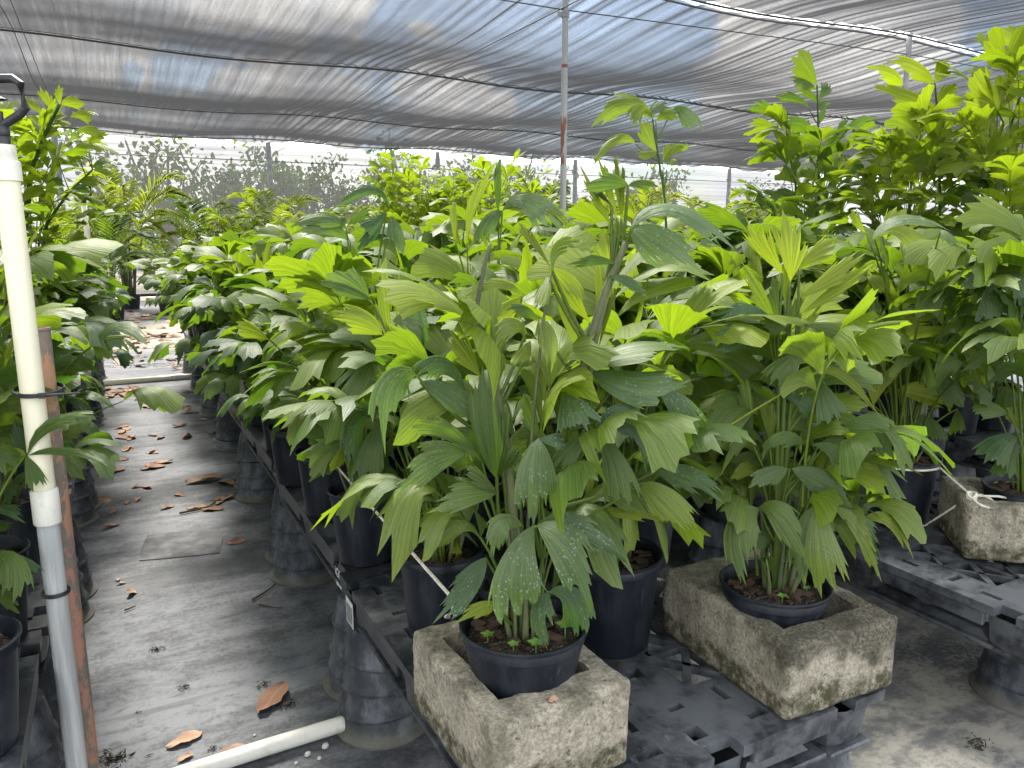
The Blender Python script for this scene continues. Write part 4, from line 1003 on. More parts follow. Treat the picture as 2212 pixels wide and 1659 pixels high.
second = thing('potted_fishtail_palm', 'fishtail palm with upright bright yellow-green fans, standing in the black-stained concrete block', 'potted palm', (1.342,1.215,.487), 0, 'potted fishtail palms')
sz = pot_on(second, POT_S); canes_at(second, sz, 14, .1, .3, 4, .05, .006); sprouts(second, sz, [(-.04,-.06,1.2),(.05,-.05,.9)])
G2 = 1.342*FH[0]+1.215*FH[1]; S2 = (1.342,1.215,.487+sz)
AX2 = np.concatenate([bez(S2, (np.array(S2)+e)/2+UP*.05, e, 30) for e in (at_g(1440+760*.349, 460.8+430*.349, G2), at_g(1440+820*.349, 460.8+620*.349, G2), at_g(1440+690*.349, 460.8+760*.349, G2))])
for q_ in range(3):
    L = Leaves(); L.stem(AX2[q_*30:q_*30+30], .008, .004, .2, 6); link('frond_stalk', L.mesh('frond_stalk', 'leaf', second.location), second)
traced('''
KR 720,370 615,220 520,30 170 t=.88
KR 765,420 790,200 800,-40 300 t=.9 o=0,0,.03
KR 820,340 940,250 1085,185 160 t=.88
KR 810,530 1010,410 1255,255 165 t=.85
KR 830,620 1020,500 1290,325 125 t=.82
KR 780,840 840,710 955,560 95 t=.85
KR 730,560 735,420 720,300 110 t=.75 o=.02,.03,.04
KR 660,670 480,575 250,645 85 t=.1 s=.5
KR 620,690 440,745 212,785 150 t=.1 s=.5 o=0,-.05,-.08
KR 770,672 690,690 600,720 125 t=.42 s=.2
KR 690,770 590,560 390,290 135 t=.5
KR 720,740 670,560 655,380 75 t=.42
KR 740,720 790,600 820,470 80 t=.5
KR 860,685 1000,715 1145,760 120 t=.4 s=.3
KR 825,870 740,950 655,1090 200 t=.42 s=.3 f=.75 o=0,-.06,-.08
KR 890,1010 1110,1010 1375,1330 55 t=.62 k=.5 o=-.03,-.05,-.07
KR 950,1040 995,1160 1045,1300 170 t=.2 s=.5 f=.8
KR 1080,1350 1310,1330 1440,1565 150 o=0,-.04,-.06 t=.35 s=.3
KR 855,1430 720,1400 608,1550 105 o=-.03,-.07,-.1 t=.3 s=.1
KR 900,1430 1060,1490 1120,1650 150 o=-.03,-.07,-.1 t=.28 s=.15
KR 940,1440 1080,1450 1190,1590 110 o=0,-.04,-.05 t=.3 s=.2
KR 640,1460 640,1300 630,1150 110 t=.55
KR 925,1480 855,1330 790,1180 85 t=.35
KR 530,1420 490,1230 430,1010 130 t=.4
KR 985,1430 1020,1310 1065,1190 120 t=.38
KR 580,1610 690,1550 765,1480 90 t=.5
KR 700,1640 730,1480 760,1300 80 t=.45
KR 720,1130 850,1170 950,1260 130 t=.08 s=.3 o=0,-.02,-.03
K7 628,290 545,410 600,690 155 o=-.07,-.11,-.13 t=.48 s=.2 f=.85
K7 630,285 775,350 925,640 135 o=-.07,-.12,-.14 t=.45 s=.2 f=.8
K7 942,258 960,490 1020,765 215 o=-.05,-.1,-.12 t=.5 s=.7 f=.85 a=.2
K7 930,270 860,480 890,720 110 o=-.05,-.08,-.09 t=.3 s=.5 f=.85
K7 1020,285 1175,425 1290,685 85 o=-.03,-.05,-.06 t=.55 s=.5 f=.8
K7 1020,280 1200,400 1295,590 85 o=-.03,-.03,-.03 t=.3 s=.5
K7 1165,355 1330,360 1452,560 70 o=0,-.02,-.03 t=.7 s=.3
K7 1165,350 1180,300 1250,285 65 t=.4 s=.5
K7 780,80 680,130 590,200 100 o=-.03,-.06,-.08 t=.3 s=.6
K7 800,80 970,160 1090,270 125 o=-.03,-.05,-.06 t=.22 s=.6
K7 820,60 960,140 1060,60 110 t=.3
K7 640,560 680,570 720,600 70 t=.2
K7 690,480 640,450 560,470 90 t=.15 s=.4
''', G2, second, S2, 12, axis=AX2)
generic_fronds(second, 63, sz, .46, .2, 10, .16, .35, .4, .6, skip_near=True, nspear=0)
generic_fronds(second, 62, sz, .62, .22, 12, .18, .3, .4, .8, skip_near=True, nspear=0)
L = Leaves(); P = [at_g(1440+x*.349, 460.8+y*.349, G2-.03) for (x,y) in ((330,1350),(600,1180),(890,1012))]
L.stem(bez(P[0], P[1], P[2], 8), .003, .002, .7); link('dying_stalk', L.mesh('dying_stalk', 'leaf', second.location), second)

# neighbours of the front palm on the same pallet
def near_palm(label, x, y, P, seed, table=None, gen=None, z=ZT, res=(7,15), stems=()):
    t = thing('potted_fishtail_palm', label, 'potted palm', (x,y,z), 0, 'potted fishtail palms')
    s = pot_on(t, P); canes_at(t, s, 9, .08, .3, seed)
    ax = None
    for (pts, cr, r) in stems:
        ox, oy, sc_ = CR[cr]; P_ = [np.array([x,y,z+s])]+[at_g(ox+a*sc_, oy+b*sc_, x*FH[0]+y*FH[1]) for a,b in pts]
        tt = np.linspace(0,1,24); xi = np.linspace(0,1,len(P_)); pp = np.stack([np.interp(tt, xi, np.array(P_)[:,q]) for q in range(3)],-1)
        L = Leaves(); L.stem(pp, r, r*.4, .05, 7); link('frond_stalk', L.mesh('frond_stalk', 'leaf', t.location), t)
        ax = pp if ax is None else np.concatenate([ax, pp])
    if table: traced(table, x*FH[0]+y*FH[1], t, (x,y,z+s), seed, res, ax)
    if gen: generic_fronds(t, seed, s, *gen)
    return t
near_palm('fishtail palm in the pot directly behind the front concrete block, roped at its rim', .70, 1.74, POT_T, 21, '''
K8 300,365 190,225 55,140 210 t=.35 s=.4 o=0,-.02,-.04 f=.5
K8 370,560 230,480 60,455 135 t=.72 o=0,-.02,-.03
K8 430,690 380,440 335,105 115 t=.66
K8 455,480 458,320 455,155 50 t=.72
K8 500,780 450,620 365,385 62 t=.92
K8 500,770 515,680 520,590 75 t=.8
K8 545,230 545,420 595,640 125 t=.08 s=.5 o=0,-.02,-.03 f=.9
K8 430,480 545,490 615,640 115 t=.4 s=.5 o=0,-.03,-.05
K8 300,700 190,880 15,1100 180 o=0,-.06,-.09 t=.38 s=.25 f=.75
K8 330,720 335,850 345,1020 130 t=.55 k=.25 s=.2
K8 300,930 190,1130 195,1430 115 o=-.02,-.06,-.08 t=.06 s=1 f=.9
K8 375,1080 310,1230 280,1470 170 o=-.02,-.06,-.08 t=.36 s=.6 f=.9
K8 130,1220 110,1300 70,1380 60 t=.85
K8 300,350 150,300 -20,250 70 t=.3
K6 640,60 560,30 470,70 80 t=.2 s=.5
K6 680,200 590,130 480,215 60 t=.1
K6 800,150 720,230 700,350 75 t=.12 s=.3
K6 690,150 800,140 980,300 85 t=.12
K6 620,250 720,160 790,130 90 t=.55 k=.3
K6 860,220 840,280 850,350 70 t=.65 k=.62
K6 830,350 770,430 720,500 60 t=.4 k=.95
K6 850,345 900,400 940,450 90 t=.85
K6 900,560 820,550 745,525 40 t=.8
''', (.6,.28,9,.19,.2,.3,.6))
near_palm('fishtail palm in the dark pot behind and right of the front block', 1.07, 1.5, POT_B, 22, None, (.72,.3,12,.2,.26,.35,.5))
near_palm('fishtail palm with upright green spears behind the front palm in the central row', 1.12, 2.36, POT_T, 27, '''
K2 1060,1290 1055,1100 1085,915 68 t=.12
K2 870,1440 910,1190 1025,940 105 t=.7
K2 800,1430 795,1320 800,1190 62 t=.6
K2 1000,1480 960,1390 915,1310 70 t=.55
K2 1010,1450 985,1340 1040,1295 100 t=.4 s=.7
K2 1080,1250 1230,1190 1410,1390 170 t=.3 s=.9 o=0,-.03,-.06
K2 1085,1240 1300,1230 1470,1355 70 t=.55
K2 1080,1250 1010,1310 930,1480 80 t=.3
K8 900,430 850,330 790,140 60 t=.4
''', (.72,.3,12,.2,.26,.35,.5))
near_palm('fishtail palm in the second pot of the aisle row, left of the front palm', .665, 2.3, POT_T, 23, '''
KL 2030,220 1850,20 1345,305 85 t=.15 s=.3 o=0,-.05,-.1 f=.5
KL 2030,225 1960,60 1800,30 70 t=.1
KL 1650,360 1450,290 1150,380 150 t=.35 s=.6 f=.45
KL 1650,355 1620,290 1590,250 100 t=.35
KL 1660,350 1760,280 1880,225 100 t=.3
KL 1690,480 1430,340 1130,395 150 t=.36 s=.6 f=.5
KL 2010,230 1900,330 1800,400 170 t=.1
KL 2000,240 1880,430 1760,580 90 t=.08
KL 1755,590 1870,460 2060,430 85 t=.1
KL 2060,260 2090,430 2110,620 130 t=.3 s=.7 f=.85
KL 960,1360 820,1290 665,1250 170 t=.8 o=0,-.02,-.04
KL 960,1340 1030,1240 1120,1160 70 t=.35 s=.3
KL 1660,1330 1560,1230 1370,1340 200 t=.3 s=1
''', (.66,.3,13,.2,.2,.4,.6))
near_palm('fishtail palm in the large pot with a roped rim on the right bench', 2.52, 1.73, POT_B, 24, '''
KR 1130,920 1190,760 1235,580 100 t=.4
KR 1260,850 1290,690 1345,510 115 t=.4 s=.6
KR 1300,870 1490,720 1815,690 110 t=.86 o=0,-.03,-.05 f=.6
KR 1400,700 1640,600 2000,595 100 t=.82 o=0,-.03,-.05 f=.6
KR 1410,690 1440,620 1600,545 110 t=.4 s=.9
KR 1590,660 1760,560 1940,490 100 t=.4 s=.6
KR 1280,1190 1310,1010 1370,860 300 t=.8 o=-.04,-.04,-.02 y=fan
KR 1430,1090 1590,1110 1765,1170 115 t=.7 o=-.04,-.05,-.06
KR 1600,990 1640,960 1680,900 80 t=.2 s=.4
KR 1765,800 1860,900 1930,1130 190 t=.62 k=.2 o=0,-.04,-.06
KR 1780,800 1980,840 2158,1120 48 t=.5 k=.35 s=.8 o=0,-.03,-.06
KR 1690,950 1715,1060 1755,1215 160 t=.3 s=.8 f=.9
KR 1300,150 1460,110 1605,285 135 t=.7 o=0,-.03,-.05
KR 1240,390 1310,420 1410,500 120 t=.75
KR 1100,830 1140,740 1000,700 150 t=.35 s=.5
KR 1190,1190 1170,1040 1180,890 140 t=.4 s=.7
KR 1230,120 1180,60 1130,-20 80 t=.8
KR 1330,130 1400,30 1480,-40 150 t=.82
KR 1400,530 1500,330 1620,110 60 t=.8
KR 1480,120 1540,60 1600,30 70 t=.82
KR 1270,160 1480,20 1760,110 130 g=2.35 t=.32 s=.9 f=.4 o=0,-.02,-.05
KR 1700,100 1740,150 1800,220 60 g=2.35 t=.4 s=.5
KR 1540,1250 1520,1310 1500,1370 90 t=.25
KR 1600,1245 1650,1330 1660,1410 120 t=.25
KR 1590,1240 1540,1350 1520,1390 110 t=.3
KR 1800,1210 1800,1290 1790,1380 90 t=.3
''', (.85,.40,12,.22,.2,.3,.6))
near_palm('fishtail palm with broad shaded leaves in the roped concrete block on the right bench', 2.645, 1.365, POT_S, 25, '''
KR 1990,410 1890,410 1800,470 100 t=.3 s=.9
KR 2010,410 2015,540 2030,660 160 t=.25 s=.9 f=.9
KR 2050,410 2160,430 2150,720 125 t=.22 s=.9 f=.9
KR 2180,1380 2070,1430 1980,1560 220 t=.15 s=.5 f=.7
KR 2180,1390 2110,1530 2080,1640 130 t=.15 s=.3
KR 2190,1340 2150,1260 2100,1180 120 t=.5
KR 2110,1240 1980,1200 1880,1220 120 t=.35 s=.3
KR 2200,560 2130,540 2050,480 60 t=.75
''', (.9,.42,12,.22,.15,.3,.8))
# a lone tall frond rises between the benches' foliage
tallp = near_palm('fishtail palm whose single tall frond rises above the centre of the picture', 2.36, 2.95, POT_T, 26, '''
K2 1995,900 1935,810 1880,720 150 t=.62
K2 1870,850 1740,830 1582,985 62 t=.55 o=0,-.02,-.05
K2 2000,900 1930,910 1868,905 62 t=.6
K2 1972,705 1790,600 1588,742 115 t=.5 o=0,-.02,-.04 f=.6
K2 1965,700 1900,640 1840,740 90 t=.55
K2 1975,700 1995,640 2120,615 135 t=.3 s=.9 f=.55
K2 2085,650 2160,670 2225,790 105 t=.35 s=.9
K2 1990,720 2070,670 2140,700 65 t=.6
K2 2030,965 2075,890 2125,825 135 t=.65
K2 2030,960 2110,885 2215,840 75 t=.6
K2 2060,960 2080,955 2115,965 45 t=.6
''', (.85,.4,10,.21,.3,.3,.6), stems=[([(2060,1600),(2045,1180),(1970,703)],'K2',.009)])
# left bench: near fronds reaching past the pipe, and the tall palm farther back
near_palm('fishtail palm nearest on the left bench, leaves reaching in front of the cream pipe', -.335, 1.74, POT_T, 31, '''
K4 170,1340 310,1150 575,1105 160 g=1.68 o=0,0,0 t=.35 s=.3 f=.6
K4 175,1340 420,1318 680,1412 48 g=1.68 o=0,0,-.02 t=.32 s=.2
K4 160,1335 70,1350 -30,1470 150 g=1.68 o=0,0,-.02 t=.65
K4 160,1345 205,1440 245,1560 115 g=1.68 o=0,-.01,-.03 t=.28
K4 155,1330 110,1250 60,1120 110 g=1.7 o=0,.02,.03 t=.1
K4 130,1330 60,1310 -20,1300 70 g=1.68 t=.4
K5 -40,330 70,400 60,640 200 g=1.6 o=0,-.03,-.06 t=.42 s=.3
K5 -40,340 100,380 190,500 150 g=1.66 o=0,-.02,-.05 t=.12 s=.4
K5 -60,60 60,50 180,110 70 g=1.7 t=.15 s=.4
K5 -60,120 20,150 70,170 90 g=1.7 t=.15
K5 -40,560 60,600 160,680 90 g=1.66 t=.4
''', None)
near_palm('fishtail palm in the second pot of the left bench, mostly hidden by the cream pipe', -.355, 2.24, POT_R, 36, None, (.62,.2,10,.17,.2,.4,.5))
near_palm('left-bench fishtail palm with one pale frond leaning out over the aisle', -.36, 2.72, POT_T, 32, '''
K4 600,640 760,520 960,632 110 t=.35 s=.8 f=.5 o=-.05,-.06,-.1 a=.5
K4 600,640 740,600 935,634 55 t=.5 o=-.05,-.05,-.08
K4 310,865 480,800 635,860 70 t=.45 o=0,-.03,-.06
K4 305,860 390,750 495,725 125 t=.35 s=.8 o=0,-.02,-.02
K4 470,720 540,770 590,800 60 t=.3 s=.9
''', (.85,.34,14,.21,.2,.5,.7))
tl_ = near_palm('tall fishtail palm on the left bench whose frond tops out against the shade cloth', -.47, 5.9, POT_T, 33, '''
K15 430,355 340,250 250,150 165 t=.8
K15 570,330 490,200 440,50 155 t=.85
K15 620,255 605,160 585,55 115 t=.8
K15 640,255 760,215 890,250 115 t=.82
K15 730,380 850,355 975,395 140 t=.8
K15 480,450 490,390 500,330 115 t=.75
K15 560,400 610,370 660,372 60 t=.6
K15 460,470 390,420 305,390 75 t=.6
K15 580,420 650,440 720,482 60 t=.65
K15 480,570 550,530 622,490 60 t=.6
K15 390,685 390,600 385,530 150 t=.72
K15 380,690 300,650 215,590 95 t=.6
K15 800,520 970,530 1145,605 90 t=.55
K15 410,745 490,700 590,690 55 t=.5
K15 780,690 930,680 1085,790 115 t=.7
K15 910,640 1000,600 1125,590 95 t=.8
K15 960,910 1070,850 1190,865 115 t=.3 s=.7
K15 960,930 1080,930 1180,970 80 t=.65
K15 810,1060 960,1040 1130,1110 110 t=.5
K15 730,1150 860,1130 980,1140 80 t=.3 s=.5
K15 600,820 740,820 850,910 90 t=.7
K15 310,460 290,420 310,370 60 t=.7
K15 130,830 230,850 340,880 110 t=.85
K15 50,640 170,680 310,740 80 t=.4 s=.8
K15 60,720 180,790 270,830 70 t=.45 s=.8
K15 480,1090 600,1040 700,1090 90 t=.4
K15 210,560 140,590 80,600 70 t=.4
''', (1.72,.5,30,.19,.45,.1,.3), stems=[([(250,1500),(330,900),(470,560),(620,250)],'K15',.02),([(480,1500),(700,1180),(960,930)],'K15',.012)])
# the tall palms at upper right
ta = near_palm('tall slim fishtail palm right of centre with one round fan at its very top', 3.98, 3.55, POT_B, 41, '''
KU 932,527 860,440 770,335 185 t=.5
KU 930,555 850,520 778,520 95 t=.4
KU 940,618 985,560 1020,505 95 t=.3 s=.5
KU 880,665 800,610 675,580 70 t=.35
KU 930,640 890,590 780,545 65 t=.4
KU 940,660 965,640 1015,625 50 t=.4
KU 890,835 820,780 705,785 85 t=.4
KU 905,870 870,790 850,710 65 t=.45
KU 940,780 960,720 1000,660 60 t=.3 s=.5
KU 750,800 640,690 500,640 90 t=.45
KU 740,830 680,720 620,650 60 t=.55
KU 800,1000 730,880 660,760 70 t=.5
KU 1100,825 1180,760 1300,730 110 t=.35 s=1
KU 1040,850 1080,780 1110,690 60 t=.3
KU 960,930 1060,840 1100,760 110 t=.3 s=.5
KU 960,960 900,940 780,1020 80 t=.2 s=.4
KU 1080,980 1030,1030 980,1120 120 t=.3 s=1 f=.8
KU 1090,990 1170,1020 1160,1120 90 t=.3 s=.9
KU 880,950 810,870 760,800 80 t=.5
''', (1.5,.42,24,.2,.28,.5,.4), stems=[([(945,1200),(940,1000),(938,760),(931,525)],'KU',.011),([(800,1150),(770,1000),(740,800)],'KU',.008)])
tb = near_palm('tall yellow-green fishtail palm at upper right standing in front of the galvanised post', 4.0, 2.88, POT_B, 42, '''
KU 1655,515 1530,430 1365,400 105 t=.92
KU 1665,515 1700,450 1765,380 145 t=.9
KU 1670,645 1725,570 1805,520 125 t=.65
KU 1460,530 1370,470 1228,450 85 t=.9
KU 1690,690 1500,610 1275,535 115 t=.88
KU 1680,705 1560,660 1390,650 60 t=.8
KU 1600,640 1620,600 1640,575 60 t=.85
KU 1530,985 1440,900 1360,850 210 t=.75
KU 1510,1090 1370,1020 1160,1040 95 t=.82
KU 1545,1030 1690,910 1940,830 170 t=.3
KU 1550,830 1680,740 1870,690 150 t=.5
KU 1700,1070 1900,930 2210,920 160 t=.78
KU 1500,1150 1460,1080 1420,1020 90 t=.6
KU 1500,1160 1440,1130 1350,1150 80 t=.75
KU 1690,1310 1790,1190 1990,1140 170 t=.25
KU 1550,1180 1500,1090 1480,1040 80 t=.7
KU 1680,760 1620,740 1560,770 70 t=.7
KU 1580,830 1540,760 1500,700 90 t=.7
''', (1.55,.42,24,.19,.5,.1,.35), stems=[([(1690,1350),(1690,1000),(1675,700),(1660,515)],'KU',.010),([(1505,1300),(1520,1050),(1550,840)],'KU',.008)])
tc = near_palm('tall bushy fishtail palm cut by the right edge of the picture, glowing yellow-green', 4.25, 2.42, POT_B, 43, '''
KU 2045,685 1950,590 1850,490 220 t=.92
KU 2045,690 2060,560 2070,460 130 t=.9
KU 2045,680 1940,640 1830,610 110 t=.92
KU 2050,690 2130,580 2200,470 110 t=.88
KU 2250,420 2190,400 2130,400 110 t=.85
KU 2260,560 2170,530 2085,545 70 t=.85
KU 2230,330 2200,360 2150,420 70 t=.85
KU 2000,760 1940,760 1870,760 70 t=.85
KU 1970,900 1960,780 1950,640 110 t=.75
KU 2050,1000 2060,860 2070,720 130 t=.65
KU 2120,1050 2150,870 2200,720 120 t=.6
KU 2010,1080 2000,920 1990,780 110 t=.62
KU 2000,1200 2120,1110 2220,1060 130 t=.35 s=.6
KU 2050,1120 2120,1010 2230,990 140 t=.65
KU 2130,1250 2180,1190 2230,1150 110 t=.05
''', (1.8,.48,32,.2,.5,.1,.35), ZT, stems=[([(1900,1300),(1980,1000),(2090,770),(2045,685)],'KU',.009),([(1930,1300),(2010,1050),(2140,750),(2240,430)],'KU',.012)])

# ------------------------------------------------------------------ the rest of the crop: a few grown plants, copied
PROT = {}
def proto_meshes(kind, k):
    if (kind,k) in PROT: return PROT[kind,k]
    if kind == 'bush':  cn, fr = fishtail(300+k, .66+.03*k, .38, 19, .2, .1+.05*(k%3), .75, .7)
    elif kind == 'low': cn, fr = fishtail(340+k, .52, .34, 16, .18, .1, .7, .8)
    elif kind == 'tall':cn, fr = fishtail(320+k, 1.45+.08*k, .46, 26, .18, .4+.07*(k%3), .25, .4, True, 3)
    L = merge(fr); PROT[kind,k] = (cn.mesh('canes', 'cane', True), L.mesh('foliage', 'leaf'))
    return PROT[kind,k]
cnt = 0
def palm(kind, x, y, label, s=1.0, z=ZT, P=None):
    global cnt; cnt += 1
    t = thing('potted_fishtail_palm', label, 'potted palm', (x,y,z), 0, 'potted fishtail palms')
    P = P or [POT_T, POT_R, POT_B, POT_T][cnt%4]; sz = pot_on(t, P)
    a, b = proto_meshes(kind, cnt*5%6 if kind == 'bush' else cnt%4)
    for n, me in (('canes',a),('foliage',b)):
        o = link(n, me, t, (0,0,sz)); o.scale = (s,s,s*(.94+.12*((cnt*37)%10)/10)); o.rotation_euler = (0,0,cnt*2.4)
    return t
def row(name, bench_, pts, kind, s0, s1):
    for i, (x, y, *k) in enumerate(pts):
        kd = k[0] if k else kind; s = s0+(s1-s0)*(((i*61)%17)/16)
        look = {'bush':'leafy dark green','low':'short','tall':'tall yellow-green'}[kd]
        palm(kd, x, y, f'{look} fishtail palm, {ORD[i]} from front, {name} row, {bench_}', s, P=(POT_S if len(k) > 1 else None), z=(.53 if len(k) > 1 else ZT))
jr = np.random.default_rng(99)
def J(a): return float(jr.uniform(-a, a))
row('aisle', 'middle bench', [(.665,2.78,'low'),(.66,3.22,'low'),(.70,3.78),(.72,4.36),(.81,4.96,'bush',1),(.74,5.5,'low'),(.75,5.98),(.76,6.5),(.78,7.02),(.79,7.5),(.8,8.0),(.81,8.5),(.87,9.05,'bush',1)], 'bush', .82, 1.0)
row('central', 'middle bench', [(1.08+.018*y+J(.03), y+J(.05)) for y in (1.95,2.85,3.4,3.95,4.45,4.95,5.45,5.95,6.5,7.0,7.55,8.1,8.65,9.15)], 'bush', .95, 1.12)
row('inner', 'middle bench', [(1.40+.018*y+J(.03), y+J(.05)) for y in (1.86,2.32,2.8,3.3,3.8,4.3,4.8,5.3,5.85,6.4,6.95,7.5,8.05,8.6,9.15)], 'bush', .95, 1.15)
row('near', 'right bench', [(2.36+J(.03), y+J(.05)) for y in (2.36,3.4,3.9,4.4,4.9,5.4,5.9)], 'bush', 1.0, 1.2)
row('near far-end', 'right bench', [(2.40+J(.03), y+J(.05), *(('bush',) if y > 7.2 else ())) for y in (6.45,7.0,7.55,8.1,8.7,9.3)], 'tall', .88, 1.0)
row('middle', 'right bench', [(2.72+J(.03), y+J(.05)) for y in (2.15,2.65,3.15,3.65,4.15,4.7,5.2)], 'bush', 1.0, 1.2)
row('middle far-end', 'right bench', [(2.78+J(.03), y+J(.05), *(('bush',) if y > 8 else ())) for y in (5.8,6.35,6.9,7.5,8.1,8.7,9.3)], 'tall', .85, 1.02)
row('outer', 'right bench', [(3.05+J(.03), y+J(.05)) for y in (2.0,2.5,3.0,3.5,4.0,4.6,5.2)], 'bush', 1.0, 1.2)
row('outer far-end', 'right bench', [(3.1+J(.03), y+J(.05)) for y in (5.8,6.4,7.0,7.6,8.3,9.0)], 'tall', .85, 1.0)
row('near', 'outer bench', [(4.0+J(.03), y+J(.05)) for y in (1.9,2.4)], 'bush', 1.0, 1.2)
row('near middle', 'outer bench', [(4.0+J(.03), y+J(.05)) for y in (4.2,4.8,5.4,6.0,6.7,7.4)], 'bush', 1.05, 1.25)
row('far', 'outer bench', [(4.45+J(.04), y+J(.05)) for y in (2.0,3.0,3.6,4.2,4.9,5.6,6.3,7.0)], 'bush', 1.1, 1.3)
row('aisle', 'left bench', [(-.36,3.3,'low'),(-.42,4.05,'low',1),(-.36,4.6,'low'),(-.36,5.1),(-.36,5.6),(-.36,6.3),(-.36,6.85),(-.36,7.4,'low'),(-.36,8.0),(-.36,8.6,'low')], 'bush', .8, .95)
row('inner', 'left bench', [(-.76+J(.03), y+J(.05), *(("tall",) if 3 < y < 7 else ())) for y in (1.75,2.3,2.85,3.4,3.95,4.5,5.05,5.6,6.2,6.8,7.4,8.0,8.6)], 'bush', .8, .95)
row('outer', 'left bench', [(-1.04+J(.02), y+J(.05)) for y in (3.6,4.3,5.0,5.7,6.4,7.1,7.8,8.5)], 'tall', .75, .9)

# areca palms in pots on the ground at the far end
AP = {}
def far_areca(x, y, label, h, k, s=1.0, tint=.5):
    t = thing('potted_areca_palm', label, 'potted palm', (x,y,0), (x*7)%6, 'feathery areca palms at the far end')
    sz = pot_on(t, POT_XL)
    key = (round(tint,1), k%3)
    if key not in AP:
        cn, L = areca(500+k+int(tint*10), 2.2, 20, 1.25, tint); AP[key] = (cn.mesh('canes', 'cane', True), L.mesh('foliage', 'areca'))
    for n, me in (('canes',AP[key][0]),('foliage',AP[key][1])):
        o = link(n, me, t, (0,0,sz)); o.scale = (s*.9,s*.9,h/2.2)
    return t
def ux(u, y): r = ray(u, 500); return y*r[0]/r[1]
for i, (u, y, h, s, tint, lab) in enumerate([(268,18.9,2.9,1.2,.95,'big golden areca palm at the end of the aisle'),(352,17.2,1.35,.62,.45,'small green areca palm in a pot at the end of the aisle'),(228,16.4,1.9,.8,.3,'green areca palm half hidden by the left bench'),(150,19,2.2,1,.7,'areca palm behind the tall palm on the left bench'),
        (430,19,2.3,.95,.35,'dark green areca palm left of the far grey post'),(520,18.5,2.0,.9,.5,'areca palm beyond the far end of the middle bench'),(590,18.6,2.45,1.05,.5,'tall green areca palm in front of the far grey post'),(660,18,1.9,.9,.7,'yellowish areca palm right of the far grey post'),(735,18.4,2.0,.9,.55,'areca palm peeping over the middle bench left of centre'),(820,19,2.1,.9,.6,'areca palm just left of the bright tall palms'),
        (1170,15.5,2.75,1.0,.5,'green areca palm beside the rust-stained post'),(1130,17,2.4,1.0,.6,'areca palm left of the rust-stained post'),(1310,15.5,2.4,1,.8,'yellow areca palm right of the rust-stained post'),(1390,14.5,2.55,1.05,1.0,'orange-tinged areca palm behind the lone tall frond'),(1450,15.5,2.4,1,.8,'golden areca palm right of the lone tall frond'),(1560,16,2.3,1,.6,'areca palm behind the tall slim fishtail palm'),(1650,16,2.6,1,.7,'yellow areca palm at far right'),(1260,18,2.3,1,.4,'green areca palm at the far curtain right of the post')]):
    far_areca(ux(u,y), y, lab, h, i, s, tint)

# ------------------------------------------------------------------ irrigation pipes
def ring(m, r0, r1, z0, z1, c, seg=24): m.lathe([(r0,z0),(r1,z0),(r1,z1),(r0,z1)], seg, c)
x0, y0 = -.178, 2.02
t = thing('irrigation_riser', 'tall cream and grey plastic pipe with a black sprinkler head at the left edge', 'pipe', (x0,y0,0), 0)
m = MB(); m.lathe([(.0238,.0),(.0238,.885)], 28); m.build('lower_pipe', 'pvc_grey', t, True)
m = MB(); m.lathe([(.0236,.845),(.0285,.845),(.0295,.85),(.0295,.925),(.0258,.93),(.0258,.93)], 28); m.build('coupling', 'pvc_white', t, True, autos=40)
m = MB(); m.lathe([(.0248,.93),(.0248,1.625)], 28); m.build('upper_pipe', 'pvc_cream', t, True)
m = MB(); m.lathe([(.0248,1.625),(.0295,1.625),(.0295,1.665),(.024,1.668),(.024,1.7),(.0,1.7)], 28); m.build('cap', 'pvc_white', t, True, autos=40)
def head(parent, z, s):
    m = MB(); a = YAW*-1
    m.lathe([(.012*s,z),(.013*s,z+.012*s),(.011*s,z+.014*s),(.013*s,z+.016*s),(.013*s,z+.03*s),(.007*s,z+.034*s)], 16)
    P = [(0,.03),(.035,.05),(.046,.06),(.042,.1),(.03,.108),(-.03,.108),(-.042,.1),(-.046,.06),(-.035,.05),(0,.03)]
    pts = np.array([(p[0]*s, 0, z+p[1]*s) for p in P]); m.tube(pts, .0075*s, 8)
    m.tube([(0,0,z+.03*s),(0,0,z+.055*s)], .006*s, 8); m.tube([(0,0,z+.108*s),(0,0,z+.078*s)], .004*s, 8); m.lathe([(.0,z+.07*s),(.016*s,z+.075*s),(.0,z+.082*s)], 12)
    o = m.build('sprinkler_head', 'black_rubber', parent, True, autos=60); o.rotation_euler = (0,0,a); return o
head(t, 1.7, 1.25)
def tie(parent, z, cx, cy, rx, label=None, tail=True):
    m = MB(); a = np.linspace(0, 6.2832, 25); pts = np.stack([cx+rx[0]*np.cos(a), cy+rx[1]*np.sin(a), np.full(25,z)], -1)
    for dz in (-.003,0,.003): m.tube(pts+[0,0,dz], .0022, 6, cap=False)
    if tail: m.tube([(cx+.01,cy-rx[1],z),(cx+.035,cy-rx[1]-.006,z+.001),(cx+.085,cy-rx[1]+.015,z-.004)], .0028, 6); m.box(cx+.004,cx+.016,cy-rx[1]-.006,cy-rx[1]+.002,z-.006,z+.006)
    return m.build('cable_tie', 'black_rubber', parent)
m = MB(); m.lathe([(.0205,.0),(.0235,.0),(.0235,1.288),(.026,1.29),(.026,1.296),(.0205,1.296),(.0205,.4)], 24)
st = m.build('support_stub', 'rusty', None, True, autos=40); st.location = (-.158,2.115,0); tag(st, 'rusty steel pipe stub with peeling pink paint strapped behind the cream pipe', 'pipe')
tie(t, 1.155, .010, .047, (.052,.083)); tie(t, .67, 0, 0, (.0285,.0285), tail=False)
